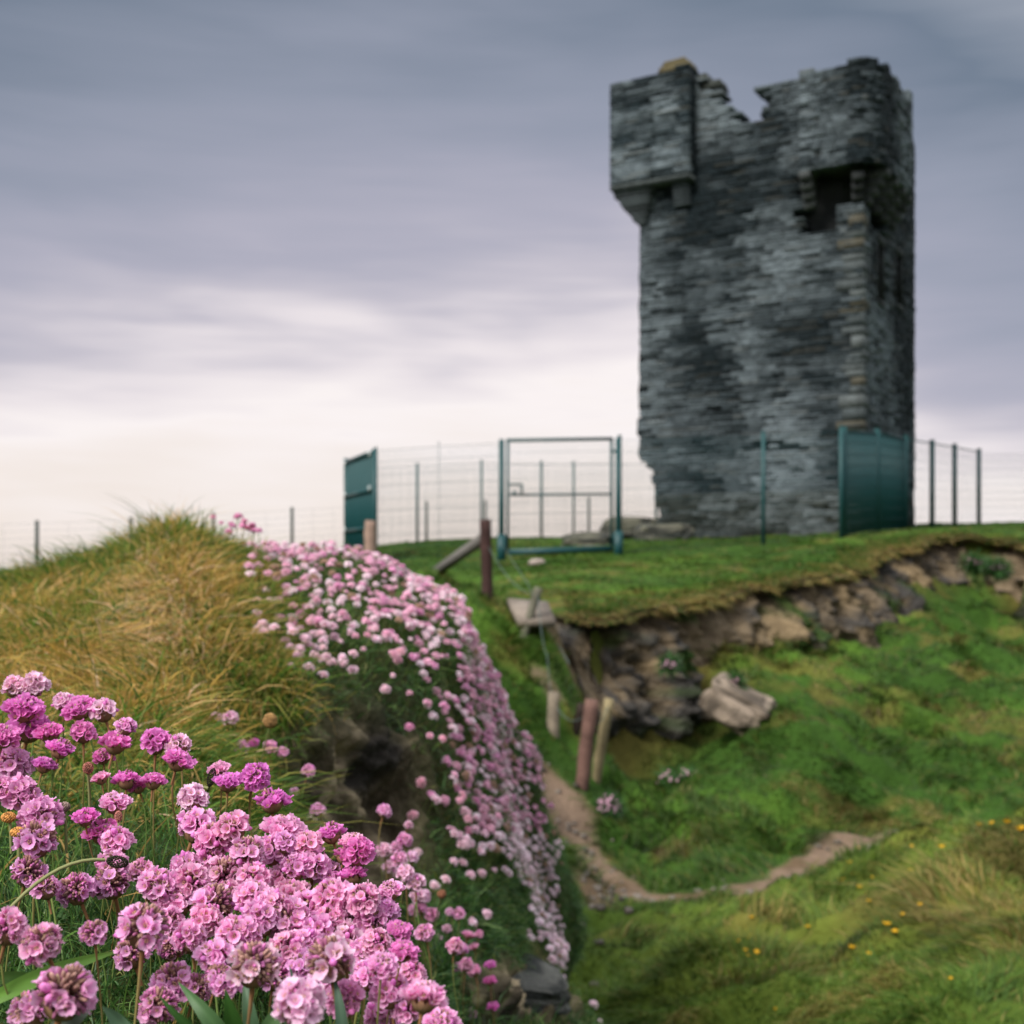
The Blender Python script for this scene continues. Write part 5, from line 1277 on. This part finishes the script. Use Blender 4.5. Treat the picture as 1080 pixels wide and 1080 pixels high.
for (a, b, c, w, col) in [((262, 1130, .6), (225, 1075, .57), (188, 1036, .60), .009, (.06, .13, .045)), ((265, 1135, .6), (246, 1080, .57), (238, 1044, .57), .010, (.04, .11, .02)), ((262, 1130, .6), (280, 1080, .57), (322, 1034, .60), .009, (.07, .14, .05)),
                          ((262, 1130, .6), (200, 1090, .56), (168, 1050, .56), .006, (.05, .13, .03)), ((290, 1130, .6), (300, 1070, .57), (345, 1050, .59), .008, (.07, .13, .06)), ((275, 1130, .6), (262, 1070, .58), (258, 1030, .6), .008, (.06, .12, .06)),
                          ((320, 1130, .6), (322, 1070, .57), (305, 1018, .6), .006, (.07, .13, .08)), ((365, 1130, .58), (362, 1070, .57), (352, 1028, .585), .006, (.06, .11, .07)), ((20, 1130, .56), (80, 1065, .55), (100, 1060, .57), .010, (.12, .15, .11)), ((150, 1135, .56), (135, 1080, .55), (108, 1062, .57), .010, (.09, .17, .09))]:
    m = MB(); leaf(m, bez(P3(*a), P3(*b), P3(*c)), w, col); m.build('leaf', M_leaf, ro, True, rl_)
m = MB(); leaf(m, bez(P3(-20, 1062, .62), P3(50, 1020, .63), P3(128, 1003, .68), 20), .0085, (.13, .27, .04)); tag(m.build('grass_blade', M_leaf, None, True), 'single wide bright green grass blade arching across the lower left', 'grass blade')
m = MB(); leaf(m, bez(P3(-20, 1035, .62), P3(20, 1026, .63), P3(60, 1035, .66), 16), .006, (.09, .18, .04)); tag(m.build('grass_blade', M_leaf, None, True), 'shorter green grass blade lying under the wide bright one', 'grass blade')
# yellow trefoil on the mound
def yellow(px, py, sz, k):
    lo, hi_ = 3.4, 11.0; best = None
    for Y in np.linspace(lo, hi_, 160):
        x, y, z = P3(px, py, Y)
        if gz1(x, y) >= z-.03: best = (x, y, z); break
    if best is None: return
    x, y, z = best; r = sz/F*y/2; m = MB(); r0 = random.Random(k); n = 6
    for i in range(n):
        a = 2*math.pi*i/n+r0.uniform(-.3, .3); e = Vector((math.cos(a), math.sin(a), .25+r0.random()*.6)).normalized(); f = Vector((-math.sin(a), math.cos(a), 0)); R_ = r*r0.uniform(.8, 1.2)
        V = [(0, 0, 0), e*R_*.5+f*R_*.35, e*R_+f*R_*.2+Vector((0, 0, R_*.2)), e*R_*1.05-f*R_*.2+Vector((0, 0, R_*.1)), e*R_*.5-f*R_*.35]
        m.add([tuple(v) for v in V], [(0, 1, 2, 3)], [(0, 3, 4)])
    o = m.build('trefoil_flower', M_yellow, None, True, (x, y, z+.01))
    reg = 'in small cluster at left foot of mound' if px < 830 else ('near top edge of mound' if py < 900 else 'scattered over grassy mound')
    tag(o, 'yellow trefoil flower '+reg, 'flower', 'yellow flowers on the mound')
for k, (px, py, sz) in enumerate([(778,996,6),(788,992,5),(795,995,7),(793,989,5),(790,1011,6),(798,1008,7),(786,1005,5),(792,970,5),(840,974,5),(852,980,6),(866,985,7),(898,1003,7),(916,1009,5),(916,953,5),(921,928,6),(935,978,8),(943,986,8),(951,968,6),(942,960,4),(960,921,6),(970,957,5),(993,896,7),(1033,872,5),(1045,871,6),(1062,870,8),(1076,878,10),(897,912,7),(887,931,6),(900,924,5),(906,938,5),(915,945,5),(905,896,4),(962,895,5),(1002,1036,5),(818,1068,5),(931,924,4)]):
    yellow(px, py, sz*1.1, k)

# pebbles on the path
def pebbles():
    m = MB(); r0 = random.Random(5)
    for k in range(190):
        i = r0.randrange(len(PATHF)); x = PATHF[i][0]+r0.gauss(0, .16); y = PATHF[i][1]+r0.gauss(0, .2)
        if k > 110: x = r0.gauss(.50, .16); y = r0.gauss(7.7, .45)
        z = gz1(x, y); s = r0.uniform(.008, .035); t = r0.uniform(.06, .24); c = (t, t*.86, t*.74)
        P = []
        for zz in (-.3, .8):
            for (a, b) in ((-1, -1), (1, -1), (1, 1), (-1, 1)): P.append((x+a*s*r0.uniform(.5, 1), y+b*s*r0.uniform(.5, 1), z+zz*s*r0.uniform(.6, 1)))
        m.hexa(P, c)
    tag(m.build('pebbles', M_rock), 'loose pale pebbles strewn on the dirt path', 'pebbles', None, 'stuff')
pebbles()
# say which one: place within its own row for the heads nothing else tells apart
ORD = ['first', 'second', 'third', 'fourth', 'fifth', 'sixth', 'seventh', 'eighth', 'ninth', 'tenth', 'eleventh', 'twelfth', 'thirteenth', 'fourteenth', 'fifteenth']
def ordinals():
    by = {}
    for o in COL.objects:
        if o.parent is None and o.get('category') == 'flower': by.setdefault(o['label'], []).append(o)
    for lab, L in by.items():
        if len(L) < 2: continue
        sx = lambda o: o.location.x/o.location.y; sy = lambda o: -o.location.z/o.location.y
        L.sort(key=sy); nr = math.ceil(len(L)/9); k = math.ceil(len(L)/nr)
        for r in range(nr):
            row = sorted(L[r*k:(r+1)*k], key=sx)
            for i, o in enumerate(row):
                o['label'] = lab+', '+ORD[i]+' from left'+('' if nr == 1 else ' in row '+ORD[r].replace('first', 'one')+' down' if False else (' in its '+ORD[r]+' row' if nr > 1 else ''))
ordinals()
